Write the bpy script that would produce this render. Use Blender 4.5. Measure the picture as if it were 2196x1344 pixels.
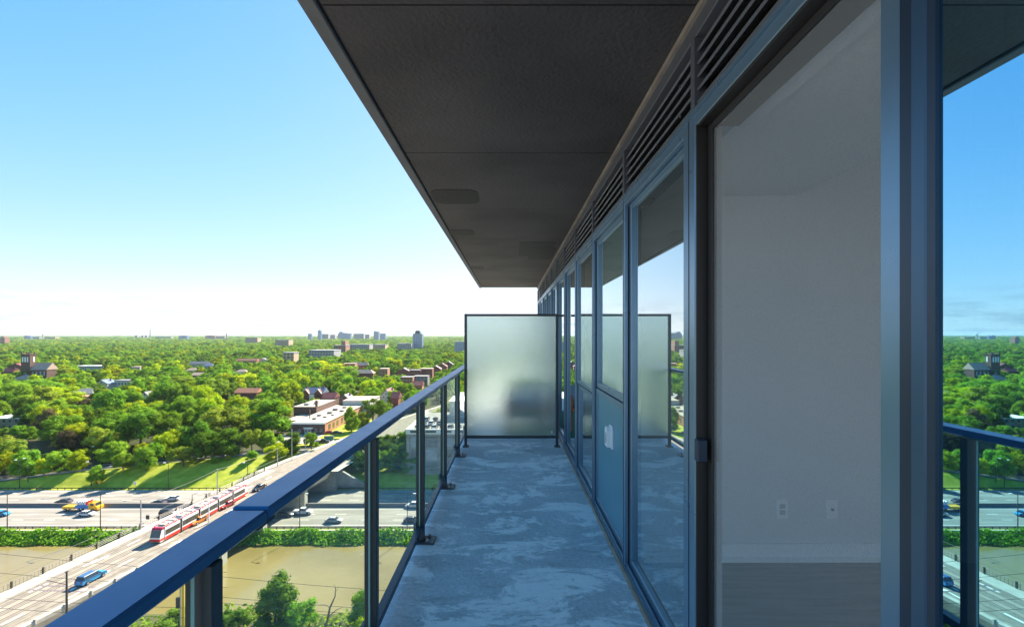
import bpy, math, random
import numpy as np
from mathutils import Vector, Matrix
R = math.radians
rnd = random.Random(7)
for o in list(bpy.data.objects): bpy.data.objects.remove(o)
scene = bpy.context.scene
COL = scene.collection

# ------------------------------------------------------------------ camera
CAM_Z = 1.526
FPX, VX, VY = 976.0, 1093.0, 720.0            # focal length and vanishing point in photo pixels
cam = bpy.data.cameras.new('camera')
cam.sensor_width = 36.0
cam.lens = 36.0 * FPX / 2196.0
cam.shift_x = (1098 - VX) / 2196.0
cam.shift_y = (VY - 672) / 2196.0
cam.clip_start = 0.05
cam.clip_end = 40000
camo = bpy.data.objects.new('camera', cam)
camo.location = (0, 0, CAM_Z)
camo.rotation_euler = (R(90), 0, 0)
COL.objects.link(camo)
scene.camera = camo

# ------------------------------------------------------------------ sky, sun, exposure
SUN_AZ, SUN_EL = R(20), R(37)                  # azimuth clockwise from the view direction (+Y)
world = bpy.data.worlds.new('World')
scene.world = world
world.use_nodes = True
wt = world.node_tree
wt.nodes.clear()
wo = wt.nodes.new('ShaderNodeOutputWorld')
bg = wt.nodes.new('ShaderNodeBackground')
sky = wt.nodes.new('ShaderNodeTexSky')
sky.sky_type = 'NISHITA'
sky.sun_disc = False
sky.sun_elevation = SUN_EL
sky.sun_rotation = SUN_AZ
sky.altitude = 80
sky.air_density = 1.0
sky.dust_density = 0.25
sky.ozone_density = 6.0
hsv = wt.nodes.new('ShaderNodeHueSaturation')
hsv.inputs['Saturation'].default_value = 1.46
bg.inputs['Strength'].default_value = 0.15
# thin bands of low cloud just above the horizon
tc = wt.nodes.new('ShaderNodeTexCoord')
sep = wt.nodes.new('ShaderNodeSeparateXYZ')
mp = wt.nodes.new('ShaderNodeMapping')
mp.inputs['Scale'].default_value = (5.0, 5.0, 34.0)
nz = wt.nodes.new('ShaderNodeTexNoise')
nz.inputs['Scale'].default_value = 2.6
nz.inputs['Detail'].default_value = 8
nz.inputs['Roughness'].default_value = 0.62
ramp = wt.nodes.new('ShaderNodeValToRGB')
ramp.color_ramp.elements[0].position = 0.46
ramp.color_ramp.elements[1].position = 0.62
band = wt.nodes.new('ShaderNodeMapRange')
band.inputs['From Min'].default_value = 0.085
band.inputs['From Max'].default_value = 0.012
mul = wt.nodes.new('ShaderNodeMath'); mul.operation = 'MULTIPLY'
mul2 = wt.nodes.new('ShaderNodeMath'); mul2.operation = 'MULTIPLY'
mul2.inputs[1].default_value = 0.9
mixc = wt.nodes.new('ShaderNodeMix'); mixc.data_type = 'RGBA'
mixc.inputs[7].default_value = (1.02, 1.13, 1.24, 1)
L = wt.links.new
L(tc.outputs['Generated'], sep.inputs[0])
L(tc.outputs['Generated'], mp.inputs[0])
L(mp.outputs[0], nz.inputs['Vector'])
L(nz.outputs['Fac'], ramp.inputs[0])
L(sep.outputs['Z'], band.inputs['Value'])
L(ramp.outputs[0], mul.inputs[0]); L(band.outputs[0], mul.inputs[1])
L(mul.outputs[0], mul2.inputs[0]); L(mul2.outputs[0], mixc.inputs[0])
# soft shoulder: the very bright horizon rolls off instead of burning out
vmul = wt.nodes.new('ShaderNodeVectorMath'); vmul.operation = 'MULTIPLY_ADD'
vmul.inputs[1].default_value = (.35, .37, .35); vmul.inputs[2].default_value = (1, 1, 1)
vdiv = wt.nodes.new('ShaderNodeVectorMath'); vdiv.operation = 'DIVIDE'
L(sky.outputs[0], vmul.inputs[0]); L(sky.outputs[0], vdiv.inputs[0]); L(vmul.outputs[0], vdiv.inputs[1])
L(vdiv.outputs[0], hsv.inputs['Color'])
L(hsv.outputs[0], mixc.inputs[6])
L(mixc.outputs[2], bg.inputs['Color'])
L(bg.outputs[0], wo.inputs['Surface'])

sl = bpy.data.lights.new('sun', 'SUN')
sl.energy = 4.3
sl.angle = R(0.53)
sl.color = (1.0, 0.89, 0.72)
so = bpy.data.objects.new('sun', sl)
sdir = Vector((math.sin(SUN_AZ) * math.cos(SUN_EL), math.cos(SUN_AZ) * math.cos(SUN_EL), math.sin(SUN_EL)))
so.rotation_euler = sdir.to_track_quat('Z', 'Y').to_euler()
so.location = (20, 40, 60)
COL.objects.link(so)

vs = scene.view_settings
vs.view_transform = 'Standard'
vs.look = 'None'
vs.exposure = 2.14
vs.gamma = 1
cy = scene.cycles
cy.max_bounces = 10
cy.diffuse_bounces = 4
cy.glossy_bounces = 5
cy.transmission_bounces = 8
cy.transparent_max_bounces = 14
cy.volume_bounces = 0
cy.caustics_reflective = True
cy.caustics_refractive = True
cy.sample_clamp_indirect = 6
cy.use_denoising = True

# ------------------------------------------------------------------ materials
MATS = {}
def srgb(r, g, b):
    f = lambda c: ((c / 255 + .055) / 1.055) ** 2.4 if c > 10 else c / 255 / 12.92
    return (f(r), f(g), f(b))
def mat(name, col, rough=0.6, metal=0.0, col2=None, nscale=3.0, detail=5, bump=0.0, bscale=None, spec=0.5,
        dist=0.0, lo=0.38, hi=0.62, rvar=0.0, coord='Object', stretch=None, randv=0.0, randh=0.0):
    if name in MATS: return MATS[name]
    m = bpy.data.materials.new(name); m.use_nodes = True
    t = m.node_tree; p = t.nodes['Principled BSDF']
    p.inputs['Base Color'].default_value = (*col, 1)
    p.inputs['Roughness'].default_value = rough
    p.inputs['Metallic'].default_value = metal
    p.inputs['Specular IOR Level'].default_value = spec
    m.diffuse_color = (*col, 1)
    out = None
    if col2 is not None or bump or rvar:
        c = t.nodes.new('ShaderNodeTexCoord'); v = c.outputs[coord]
        if stretch:
            q = t.nodes.new('ShaderNodeMapping'); q.inputs['Scale'].default_value = stretch
            t.links.new(v, q.inputs[0]); v = q.outputs[0]
    if col2 is not None:
        n = t.nodes.new('ShaderNodeTexNoise'); n.inputs['Scale'].default_value = nscale
        n.inputs['Detail'].default_value = detail; n.inputs['Distortion'].default_value = dist
        t.links.new(v, n.inputs['Vector'])
        r = t.nodes.new('ShaderNodeValToRGB')
        r.color_ramp.elements[0].position = lo; r.color_ramp.elements[1].position = hi
        r.color_ramp.elements[0].color = (*col, 1); r.color_ramp.elements[1].color = (*col2, 1)
        t.links.new(n.outputs['Fac'], r.inputs[0]); out = r.outputs[0]
    if rvar:
        n3 = t.nodes.new('ShaderNodeTexNoise'); n3.inputs['Scale'].default_value = 7; n3.inputs['Detail'].default_value = 9; n3.inputs['Roughness'].default_value = .7
        t.links.new(v, n3.inputs['Vector']); r3 = t.nodes.new('ShaderNodeMapRange')
        r3.inputs['From Min'].default_value = .3; r3.inputs['From Max'].default_value = .7
        r3.inputs['To Min'].default_value = rough - rvar; r3.inputs['To Max'].default_value = rough + rvar
        t.links.new(n3.outputs['Fac'], r3.inputs['Value']); t.links.new(r3.outputs[0], p.inputs['Roughness'])
    if randv or randh:
        oi = t.nodes.new('ShaderNodeObjectInfo')
        h = t.nodes.new('ShaderNodeHueSaturation')
        if out is None: h.inputs['Color'].default_value = (*col, 1)
        else: t.links.new(out, h.inputs['Color'])
        a = t.nodes.new('ShaderNodeMapRange'); a.inputs['To Min'].default_value = 1 - randv; a.inputs['To Max'].default_value = 1 + randv
        t.links.new(oi.outputs['Random'], a.inputs['Value']); t.links.new(a.outputs[0], h.inputs['Value'])
        if randh:
            ml = t.nodes.new('ShaderNodeMath'); ml.operation = 'MULTIPLY'; ml.inputs[1].default_value = 7.31
            fr = t.nodes.new('ShaderNodeMath'); fr.operation = 'FRACT'
            b = t.nodes.new('ShaderNodeMapRange'); b.inputs['To Min'].default_value = .5 - randh; b.inputs['To Max'].default_value = .5 + randh
            t.links.new(oi.outputs['Random'], ml.inputs[0]); t.links.new(ml.outputs[0], fr.inputs[0])
            t.links.new(fr.outputs[0], b.inputs['Value']); t.links.new(b.outputs[0], h.inputs['Hue'])
        out = h.outputs[0]
    if out is not None: t.links.new(out, p.inputs['Base Color'])
    if bump:
        n2 = t.nodes.new('ShaderNodeTexNoise'); n2.inputs['Scale'].default_value = bscale or nscale * 4
        n2.inputs['Detail'].default_value = 6
        t.links.new(v, n2.inputs['Vector'])
        bn = t.nodes.new('ShaderNodeBump'); bn.inputs['Strength'].default_value = min(1, bump); bn.inputs['Distance'].default_value = .02
        t.links.new(n2.outputs['Fac'], bn.inputs['Height']); t.links.new(bn.outputs[0], p.inputs['Normal'])
    MATS[name] = m
    return m

def glass_mat(name, tint, r0, r90, gcol=(1, 1, 1), rough=0.0, power=3.0):
    """thin pane: tinted see-through plus mirror reflection growing towards grazing angles"""
    m = bpy.data.materials.new(name); m.use_nodes = True; t = m.node_tree
    t.nodes.clear()
    o = t.nodes.new('ShaderNodeOutputMaterial'); mx = t.nodes.new('ShaderNodeMixShader')
    tr = t.nodes.new('ShaderNodeBsdfTransparent'); tr.inputs[0].default_value = (*tint, 1)
    gl = t.nodes.new('ShaderNodeBsdfGlossy'); gl.inputs['Color'].default_value = (*gcol, 1); gl.inputs['Roughness'].default_value = rough
    lw = t.nodes.new('ShaderNodeLayerWeight'); lw.inputs['Blend'].default_value = 0.5
    pw = t.nodes.new('ShaderNodeMath'); pw.operation = 'POWER'; pw.inputs[1].default_value = power
    mr = t.nodes.new('ShaderNodeMapRange'); mr.inputs['To Min'].default_value = r0; mr.inputs['To Max'].default_value = r90
    t.links.new(lw.outputs['Facing'], pw.inputs[0]); t.links.new(pw.outputs[0], mr.inputs['Value'])
    t.links.new(mr.outputs[0], mx.inputs[0]); t.links.new(tr.outputs[0], mx.inputs[1]); t.links.new(gl.outputs[0], mx.inputs[2])
    t.links.new(mx.outputs[0], o.inputs['Surface'])
    MATS[name] = m
    return m

# ------------------------------------------------------------------ mesh helpers
class MB:
    def __init__(s): s.v = []; s.f = []; s.m = []
    def add(s, vs_, fs_, mi=0):
        b = len(s.v); s.v += [tuple(x) for x in vs_]
        s.f += [tuple(i + b for i in f) for f in fs_]; s.m += [mi] * len(fs_)
        return s
    def box(s, x0, x1, y0, y1, z0, z1, mi=0):
        v = [(x, y, z) for z in (z0, z1) for y in (y0, y1) for x in (x0, x1)]
        return s.add(v, [(0, 2, 3, 1), (4, 5, 7, 6), (0, 1, 5, 4), (2, 6, 7, 3), (0, 4, 6, 2), (1, 3, 7, 5)], mi)
    def bbox(s, x0, x1, y0, y1, z0, z1, b=.004, mi=0):
        """box with chamfered edges"""
        xs, ys, zs = (x0, x1), (y0, y1), (z0, z1); V = {}; vs_ = []
        for i in (0, 1):
            for j in (0, 1):
                for k in (0, 1):
                    c = (xs[i], ys[j], zs[k]); sg = (1 - 2 * i, 1 - 2 * j, 1 - 2 * k)
                    for a in range(3):
                        p = [c[q] + (0 if q == a else sg[q] * b) for q in range(3)]
                        V[i, j, k, a] = len(vs_); vs_.append(p)
        fs = []
        for a in range(3):
            o1, o2 = [(1, 2), (0, 2), (0, 1)][a]
            for sd in (0, 1):
                q = []
                for u, w in ((0, 0), (1, 0), (1, 1), (0, 1)):
                    k = [0, 0, 0]; k[a] = sd; k[o1] = u; k[o2] = w; q.append(V[(*k, a)])
                fs.append(tuple(q))
            for u in (0, 1):
                for w in (0, 1):
                    k0 = [0, 0, 0]; k1 = [0, 0, 0]; k0[a] = 0; k1[a] = 1
                    for k in (k0, k1): k[o1] = u; k[o2] = w
                    fs.append((V[(*k0, o1)], V[(*k1, o1)], V[(*k1, o2)], V[(*k0, o2)]))
        for i in (0, 1):
            for j in (0, 1):
                for k in (0, 1): fs.append((V[i, j, k, 0], V[i, j, k, 1], V[i, j, k, 2]))
        s.add(vs_, fs, mi); s.fix = True
        return s
    def prism(s, pts, a0, a1, axis='y', mi=0):
        """polygon pts extruded along axis; pts are (u,v) of the other two axes in x,y,z order"""
        def mk(u, v, a): return {'x': (a, u, v), 'y': (u, a, v), 'z': (u, v, a)}[axis]
        n = len(pts)
        v = [mk(*p, a0) for p in pts] + [mk(*p, a1) for p in pts]
        f = [tuple(range(n)), tuple(range(2 * n - 1, n - 1, -1))] + [(i, (i + 1) % n, n + (i + 1) % n, n + i) for i in range(n)]
        s.add(v, f, mi); s.fix = True
        return s
    def tube(s, pts, rad, n=6, mi=0):
        pts = [Vector(p) for p in pts]
        if not isinstance(rad, (list, tuple)): rad = [rad] * len(pts)
        rings = []; v = []
        for i, p in enumerate(pts):
            d = (pts[min(i + 1, len(pts) - 1)] - pts[max(i - 1, 0)]).normalized()
            u = d.cross(Vector((0, 0, 1)) if abs(d.z) < .9 else Vector((1, 0, 0))).normalized(); w = d.cross(u)
            for k in range(n):
                a = 2 * math.pi * k / n; v.append(p + (u * math.cos(a) + w * math.sin(a)) * rad[i])
        f = [(i * n + k, i * n + (k + 1) % n, (i + 1) * n + (k + 1) % n, (i + 1) * n + k) for i in range(len(pts) - 1) for k in range(n)]
        f += [tuple(range(n - 1, -1, -1)), tuple(range((len(pts) - 1) * n, len(pts) * n))]
        return s.add(v, f, mi)
    def cyl(s, p0, p1, r, n=12, mi=0): return s.tube([p0, p1], r, n, mi)
    def xf(s, M):
        s.v = [tuple(M @ Vector(p)) for p in s.v]; return s
    def mesh(s, name, mats, smooth=False):
        me = bpy.data.meshes.new(name); me.from_pydata(s.v, [], s.f)
        for m_ in (mats if isinstance(mats, (list, tuple)) else [mats]): me.materials.append(m_)
        if max(s.m, default=0): me.polygons.foreach_set('material_index', s.m)
        if getattr(s, 'fix', False):
            import bmesh
            bm = bmesh.new(); bm.from_mesh(me); bmesh.ops.recalc_face_normals(bm, faces=bm.faces); bm.to_mesh(me); bm.free()
        if smooth: me.polygons.foreach_set('use_smooth', [True] * len(me.polygons))
        me.update()
        return me
    def build(s, name, mats, parent=None, smooth=False):
        return link(name, s.mesh(name, mats, smooth), parent)
def link(name, me, parent=None, loc=None, rotz=None, scale=None):
    o = bpy.data.objects.new(name, me); COL.objects.link(o)
    if parent is not None: o.parent = parent
    if loc is not None: o.location = loc
    if rotz is not None: o.rotation_euler = (0, 0, rotz)
    if scale is not None: o.scale = scale
    return o
def tag(o, label, cat, group=None):
    o['label'] = label; o['category'] = cat
    if group: o['group'] = group
    return o
def thing(name, label, cat, loc=(0, 0, 0), rotz=0, group=None, scale=None):
    o = link(name, None, None, loc, rotz, scale); o.empty_display_size = .2
    return tag(o, label, cat, group)
def struct(o): o['kind'] = 'structure'; return o
def stuff(o): o['kind'] = 'stuff'; return o
def B(name, x0, x1, y0, y1, z0, z1, m, parent=None, b=0):
    q = MB()
    q.bbox(x0, x1, y0, y1, z0, z1, b) if b else q.box(x0, x1, y0, y1, z0, z1)
    return q.build(name, m, parent)
# ================================================================== the balcony
FL = -0.83                                     # outer edge of the slabs
WX = 0.755                                     # outer face of the window wall
SOF = 2.84                                     # underside of the slab above
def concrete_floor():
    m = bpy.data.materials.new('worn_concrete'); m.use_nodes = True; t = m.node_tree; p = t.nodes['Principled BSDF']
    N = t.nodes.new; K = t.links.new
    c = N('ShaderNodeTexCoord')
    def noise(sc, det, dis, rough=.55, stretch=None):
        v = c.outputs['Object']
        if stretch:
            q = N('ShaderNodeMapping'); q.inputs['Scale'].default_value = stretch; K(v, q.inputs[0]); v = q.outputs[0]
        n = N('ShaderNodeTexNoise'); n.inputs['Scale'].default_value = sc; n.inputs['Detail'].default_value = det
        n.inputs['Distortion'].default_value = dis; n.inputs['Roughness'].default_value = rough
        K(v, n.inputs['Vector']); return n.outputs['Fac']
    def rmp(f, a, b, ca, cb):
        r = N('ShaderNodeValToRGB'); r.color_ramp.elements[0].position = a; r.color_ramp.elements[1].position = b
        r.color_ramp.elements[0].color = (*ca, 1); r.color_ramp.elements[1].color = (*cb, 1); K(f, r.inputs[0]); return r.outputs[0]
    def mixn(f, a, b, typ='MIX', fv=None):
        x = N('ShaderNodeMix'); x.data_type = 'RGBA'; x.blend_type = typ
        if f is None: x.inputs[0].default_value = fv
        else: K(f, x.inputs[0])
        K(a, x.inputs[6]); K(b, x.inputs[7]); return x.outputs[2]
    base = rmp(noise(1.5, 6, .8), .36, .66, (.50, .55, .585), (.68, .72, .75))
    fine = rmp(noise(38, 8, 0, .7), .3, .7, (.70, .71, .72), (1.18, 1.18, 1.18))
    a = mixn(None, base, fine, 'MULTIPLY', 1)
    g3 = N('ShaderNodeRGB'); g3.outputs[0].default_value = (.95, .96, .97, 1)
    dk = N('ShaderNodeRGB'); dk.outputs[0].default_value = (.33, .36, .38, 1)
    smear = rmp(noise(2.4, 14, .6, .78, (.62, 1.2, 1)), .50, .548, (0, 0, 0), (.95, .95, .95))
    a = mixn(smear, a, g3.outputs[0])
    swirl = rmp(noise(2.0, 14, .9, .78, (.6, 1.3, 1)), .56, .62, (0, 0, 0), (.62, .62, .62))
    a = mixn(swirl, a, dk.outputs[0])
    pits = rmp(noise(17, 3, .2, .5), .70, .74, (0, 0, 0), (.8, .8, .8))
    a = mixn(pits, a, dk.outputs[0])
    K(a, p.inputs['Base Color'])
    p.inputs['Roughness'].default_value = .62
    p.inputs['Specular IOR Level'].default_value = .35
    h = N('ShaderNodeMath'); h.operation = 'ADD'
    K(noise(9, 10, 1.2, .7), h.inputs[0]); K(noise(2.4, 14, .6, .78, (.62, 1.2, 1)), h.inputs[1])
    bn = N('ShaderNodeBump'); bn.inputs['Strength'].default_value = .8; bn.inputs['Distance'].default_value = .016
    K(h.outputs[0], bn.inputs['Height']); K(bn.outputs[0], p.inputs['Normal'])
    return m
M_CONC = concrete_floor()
M_SOF = mat('charcoal_soffit_paint', (.046, .040, .041), .75, col2=(.080, .070, .070), nscale=1.1, bump=.5, bscale=45, detail=9)
M_SOFP = mat('soffit_patch_paint', (.012, .011, .012), .7, bump=.3, bscale=30)
M_FRAME = mat('slate_frame_paint', (.18, .28, .38), .30, metal=.5, col2=(.20, .30, .405), nscale=2, rvar=.035, spec=.5)
M_FRAMED = mat('dark_frame_paint', (.030, .048, .080), .36, metal=.25)
M_BROWN = mat('bronze_frame_paint', (.040, .035, .033), .45, metal=.2)
M_CAP = mat('railing_cap_paint', (.028, .130, .29), .34, metal=.25, col2=(.036, .148, .32), nscale=5, rvar=.05)
M_POST = mat('railing_post_paint', (.055, .066, .075), .34, metal=.3)
M_TAN = mat('tan_flashing', (.36, .30, .25), .7, col2=(.26, .215, .18), nscale=6, bump=.3)
M_LOUV = mat('louvre_paint', (.125, .13, .155), .42, metal=.2)
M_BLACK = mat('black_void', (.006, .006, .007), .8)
M_WHITEP = mat('white_plastic', (.92, .92, .92), .3)
M_PANEL = mat('grey_metal_panel', (.13, .32, .43), .36, metal=.35, col2=(.14, .335, .45), nscale=1.5)
M_GLASS = glass_mat('coated_window_glass', (.70, .82, .84), .46, .94, (.86, .97, 1.0), power=2.2)
M_RGLASS = glass_mat('railing_glass', (.80, .92, .87), .035, .55, power=4.5)
M_MIRR = glass_mat('blue_mirror_glass', (.26, .40, .50), .74, .96, (.42, .80, 1.0), power=2.2)
M_EDGE = mat('glass_edge', (.30, .46, .43), .15)
M_SPAN = mat('spandrel_backing', (.60, .72, .68), .8)

# floor slab and slab above, cast in bays with open joints
YA, YB = -1.15, 12.4
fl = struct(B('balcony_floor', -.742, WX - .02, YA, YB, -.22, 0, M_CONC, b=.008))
sof = struct(B('balcony_soffit', FL + .075, WX + .10, YA, YB, SOF + .006, SOF + .22, M_SOFP))
ys = [YA] + [.35 + 1.46 * k for k in range(0, 9)] + [YB]
for a, b in zip(ys[:-1], ys[1:]):
    B('soffit_bay', FL + .085, WX + .03, a + .004, b - .004, SOF, SOF + .10, M_SOF, sof)
B('drip_edge', FL, FL + .07, YA, YB, SOF - .012, SOF + .22, mat('slab_edge_paint', (.12, .12, .13), .6, col2=(.09, .09, .10), nscale=3), sof, b=.006)
def patch(x0, x1, y0, y1, rx, dz=0):
    pts = []
    for cx, cy_, a0 in ((x1 - rx, y1 - rx, 0), (x0 + rx, y1 - rx, 90), (x0 + rx, y0 + rx, 180), (x1 - rx, y0 + rx, 270)):
        for k in range(5):
            a = R(a0 + 22.5 * k); pts.append((cx + rx * math.cos(a), cy_ + rx * math.sin(a)))
    q = MB(); q.prism(pts, SOF - .0035 - dz, SOF - .0005, 'z'); q.build('patch', M_SOFP, sof)
def sofd(py): return FPX * (SOF - CAM_Z) / (VY - py)
def sofx(px, d): return (px - VX) / FPX * d
for (px0, px1, py0, py1, r_) in ((928, 1027, 406, 437, .11), (960, 1016, 493, 504, .07), (1010, 1038, 571, 578, .1)):
    d0, d1 = sofd(py0), sofd(py1); dm = (d0 + d1) / 2
    patch(sofx(px0, dm), sofx(px1, dm), d0, d1, r_)
d0, d1 = sofd(518), sofd(551); dm = (d0 + d1) / 2
patch(sofx(1113, dm), sofx(1185, dm), d0 + .02, d1 - .1, .06)
patch(sofx(1136, dm), sofx(1192, dm), d0 + .42, d1 + .2, .06, .002)

# railing -----------------------------------------------------------
rail = thing('balcony_railing', 'slate blue metal railing with clear glass panels along the open balcony edge', 'railing', (-.665, 0, 0))
for a, b, dz in ((-1.1, 1.196, 0), (1.204, 5.05, .004), (5.058, 12.3, 0)):
    B('cap_rail', -.072, .030, a, b, 1.037 + dz, 1.07 + dz, M_CAP, rail, b=.006)
B('joint_sleeve', -.066, .024, 1.16, 1.24, 1.030, 1.064, M_FRAMED, rail)
posts = [-1.08, -.23] + [.97 + 1.2 * k for k in range(10)]
post_me = MB().bbox(-.029, .032, 0, .037, .012, 1.036, .003).mesh('post', M_POST)
base_me = MB().bbox(-.075, .10, -.045, .085, 0, .014, .003).mesh('base_plate', M_POST)
bolt_me = MB().cyl((0, 0, .014), (0, 0, .032), .011, 6).mesh('bolt', mat('zinc_bolt', (.35, .36, .38), .35, metal=.9))
for y in posts:
    p = link('post', post_me, rail, (0, y, 0))
    bp = link('base_plate', base_me, p, (.01, 0, 0))
    for bx_, by_ in ((.052, -.028), (.052, .066)): link('bolt', bolt_me, p, (.01 + bx_, by_, 0))
    B('rail_clip', -.047, -.030, y - .006, y + .043, .085, .145, M_FRAMED, rail)
for y0, y1 in zip(posts[:-1], posts[1:]):
    a, b = y0 + .052, y1 - .016
    q = MB().add([(.0, a, .125), (.0, b, .125), (.0, b, 1.03), (.0, a, 1.03)], [(0, 1, 2, 3)])
    g = q.build('glass_panel', M_RGLASS, rail)
    B('pane_edge', -.004, .004, a - .002, a, .125, 1.03, M_EDGE, g)
    B('pane_edge', -.004, .004, b, b + .002, .125, 1.03, M_EDGE, g)
    B('bottom_rail', -.02, .02, y0 + .038, y1 - .001, .085, .124, M_FRAMED, rail)

# privacy screen ------------------------------------------------------
SD = 6.285
ps = thing('privacy_screen', 'frosted glass privacy screen in a dark frame closing the far end of the balcony', 'screen', (0, SD, 0))
for x in (-.625, .635):
    p = B('post', x, x + .036, -.02, .02, .012, 1.83, M_POST, ps, b=.003)
    B('base_plate', x - .02, x + .06, -.05, .05, 0, .012, M_POST, p)
B('top_rail', -.588, .634, -.019, .019, 1.796, 1.829, M_POST, ps, b=.003)
B('bottom_rail', -.588, .634, -.019, .019, .115, .155, M_POST, ps, b=.003)
B('wall_bracket', .672, .752, -.012, .012, 1.79, 1.82, M_POST, ps)
fm = bpy.data.materials.new('frosted_glass'); fm.use_nodes = True
t = fm.node_tree; t.nodes.clear()
o_ = t.nodes.new('ShaderNodeOutputMaterial'); g_ = t.nodes.new('ShaderNodeBsdfGlass')
g_.inputs['Roughness'].default_value = .17; g_.inputs['IOR'].default_value = 1.45; g_.inputs['Color'].default_value = (.93, .99, .98, 1)
tr_ = t.nodes.new('ShaderNodeBsdfTranslucent'); tr_.inputs['Color'].default_value = (.80, .9, .9, 1)
mx_ = t.nodes.new('ShaderNodeMixShader'); mx_.inputs[0].default_value = .10
vn = t.nodes.new('ShaderNodeTexVoronoi'); vn.inputs['Scale'].default_value = 210
tcn = t.nodes.new('ShaderNodeTexCoord'); bm_ = t.nodes.new('ShaderNodeBump'); bm_.inputs['Strength'].default_value = .22; bm_.inputs['Distance'].default_value = .01
t.links.new(tcn.outputs['Object'], vn.inputs['Vector']); t.links.new(vn.outputs['Distance'], bm_.inputs['Height'])
t.links.new(bm_.outputs[0], g_.inputs['Normal'])
t.links.new(g_.outputs[0], mx_.inputs[1]); t.links.new(tr_.outputs[0], mx_.inputs[2]); t.links.new(mx_.outputs[0], o_.inputs['Surface'])
fp = B('frosted_pane', -.587, .633, -.004, .004, .157, 1.794, fm, ps)
q = MB(); q.cyl((.58, -.012, .20), (.58, -.004, .20), .012, 10); q.build('fixing_cap', M_WHITEP, ps)

# window wall ---------------------------------------------------------
ww = thing('window_wall', 'slate framed window wall with louvres along the inner side of the balcony', 'window wall')
HEAD = 2.384
GX = .800                                       # plane of the recessed panes
def mull(name, a, b, x1=.865, m=None):
    return B(name, WX, x1, a, b, .005, HEAD + .08, m or M_FRAME, ww, b=.004)
fins = [(1.856, 1.98), (2.995, 3.045), (4.13, 4.18), (5.227, 5.285), (6.30, 6.36), (7.35, 7.40), (8.35, 8.40), (9.35, 9.41), (10.4, 10.45), (11.4, 11.45), (12.32, 12.39)]
for i, (a, b) in enumerate(fins):
    f_ = mull('mullion', a, b)
    B('gasket', WX + .024, GX + .018, a - .0035, a - .0005, .03, HEAD - .01, M_BLACK, f_)
    B('inner_stop', WX + .032, GX + .012, a - .008, a - .004, .03, HEAD - .01, M_FRAME, f_)
    B('seam', WX - .002, WX + .001, (a + b) / 2 - .002, (a + b) / 2 + .002, .02, HEAD + .07, M_FRAMED, f_)
# head transom, louvre band, top flashing
B('head_rail', WX + .003, .925, YA, YB - .08, HEAD, HEAD + .078, M_FRAME, ww, b=.003)
B('head_bead', WX - .006, WX + .003, YA, YB - .08, HEAD + .045, HEAD + .062, M_FRAME, ww)
B('top_rail', WX + .002, .925, YA, YB - .08, 2.745, SOF - .006, M_LOUV, ww, b=.003)
B('sealant_strip', WX - .014, WX + .004, YA, YB, SOF - .032, SOF - .004, M_TAN, ww)
lf = [-1.1, -.3, .80] + [a for a, b in fins]
slat_len = {}
for i, a in enumerate(lf):
    B('louvre_post', WX - .004, WX + .05, a, a + .035, HEAD + .08, 2.745, M_LOUV, ww, b=.003)
    b = lf[i + 1] if i + 1 < len(lf) else None
    if b is None: continue
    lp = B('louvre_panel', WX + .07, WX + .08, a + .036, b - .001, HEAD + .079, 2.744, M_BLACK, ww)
    for k in range(5):
        z = HEAD + .092 + k * .053
        q = MB().prism([(WX + .006, z), (WX + .014, z - .006), (WX + .062, z + .034), (WX + .062, z + .042)], a + .037, b - .002, 'y')
        q.build('slat', M_LOUV, lp)
for k, (y, z) in enumerate(((1.99, 2.57), (1.99, 2.70))):
    q = MB(); q.cyl((WX - .008, y + .012, z - .08), (WX - .003, y + .012, z - .08), .006, 8); q.build('screw', mat('bright_screw', (.7, .7, .72), .25, metal=.9), ww)
# sill, flashing and tracks
B('flashing', WX - .019, WX - .004, YA, YB, -.004, .014, M_TAN, ww)
B('sill', WX - .003, .945, YA, YB - .08, -.03, .022, M_FRAME, ww)
for x in (WX + .012, WX + .028): B('track', x, x + .005, YA, YB - .08, .022, .040, M_FRAME, ww)
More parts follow.
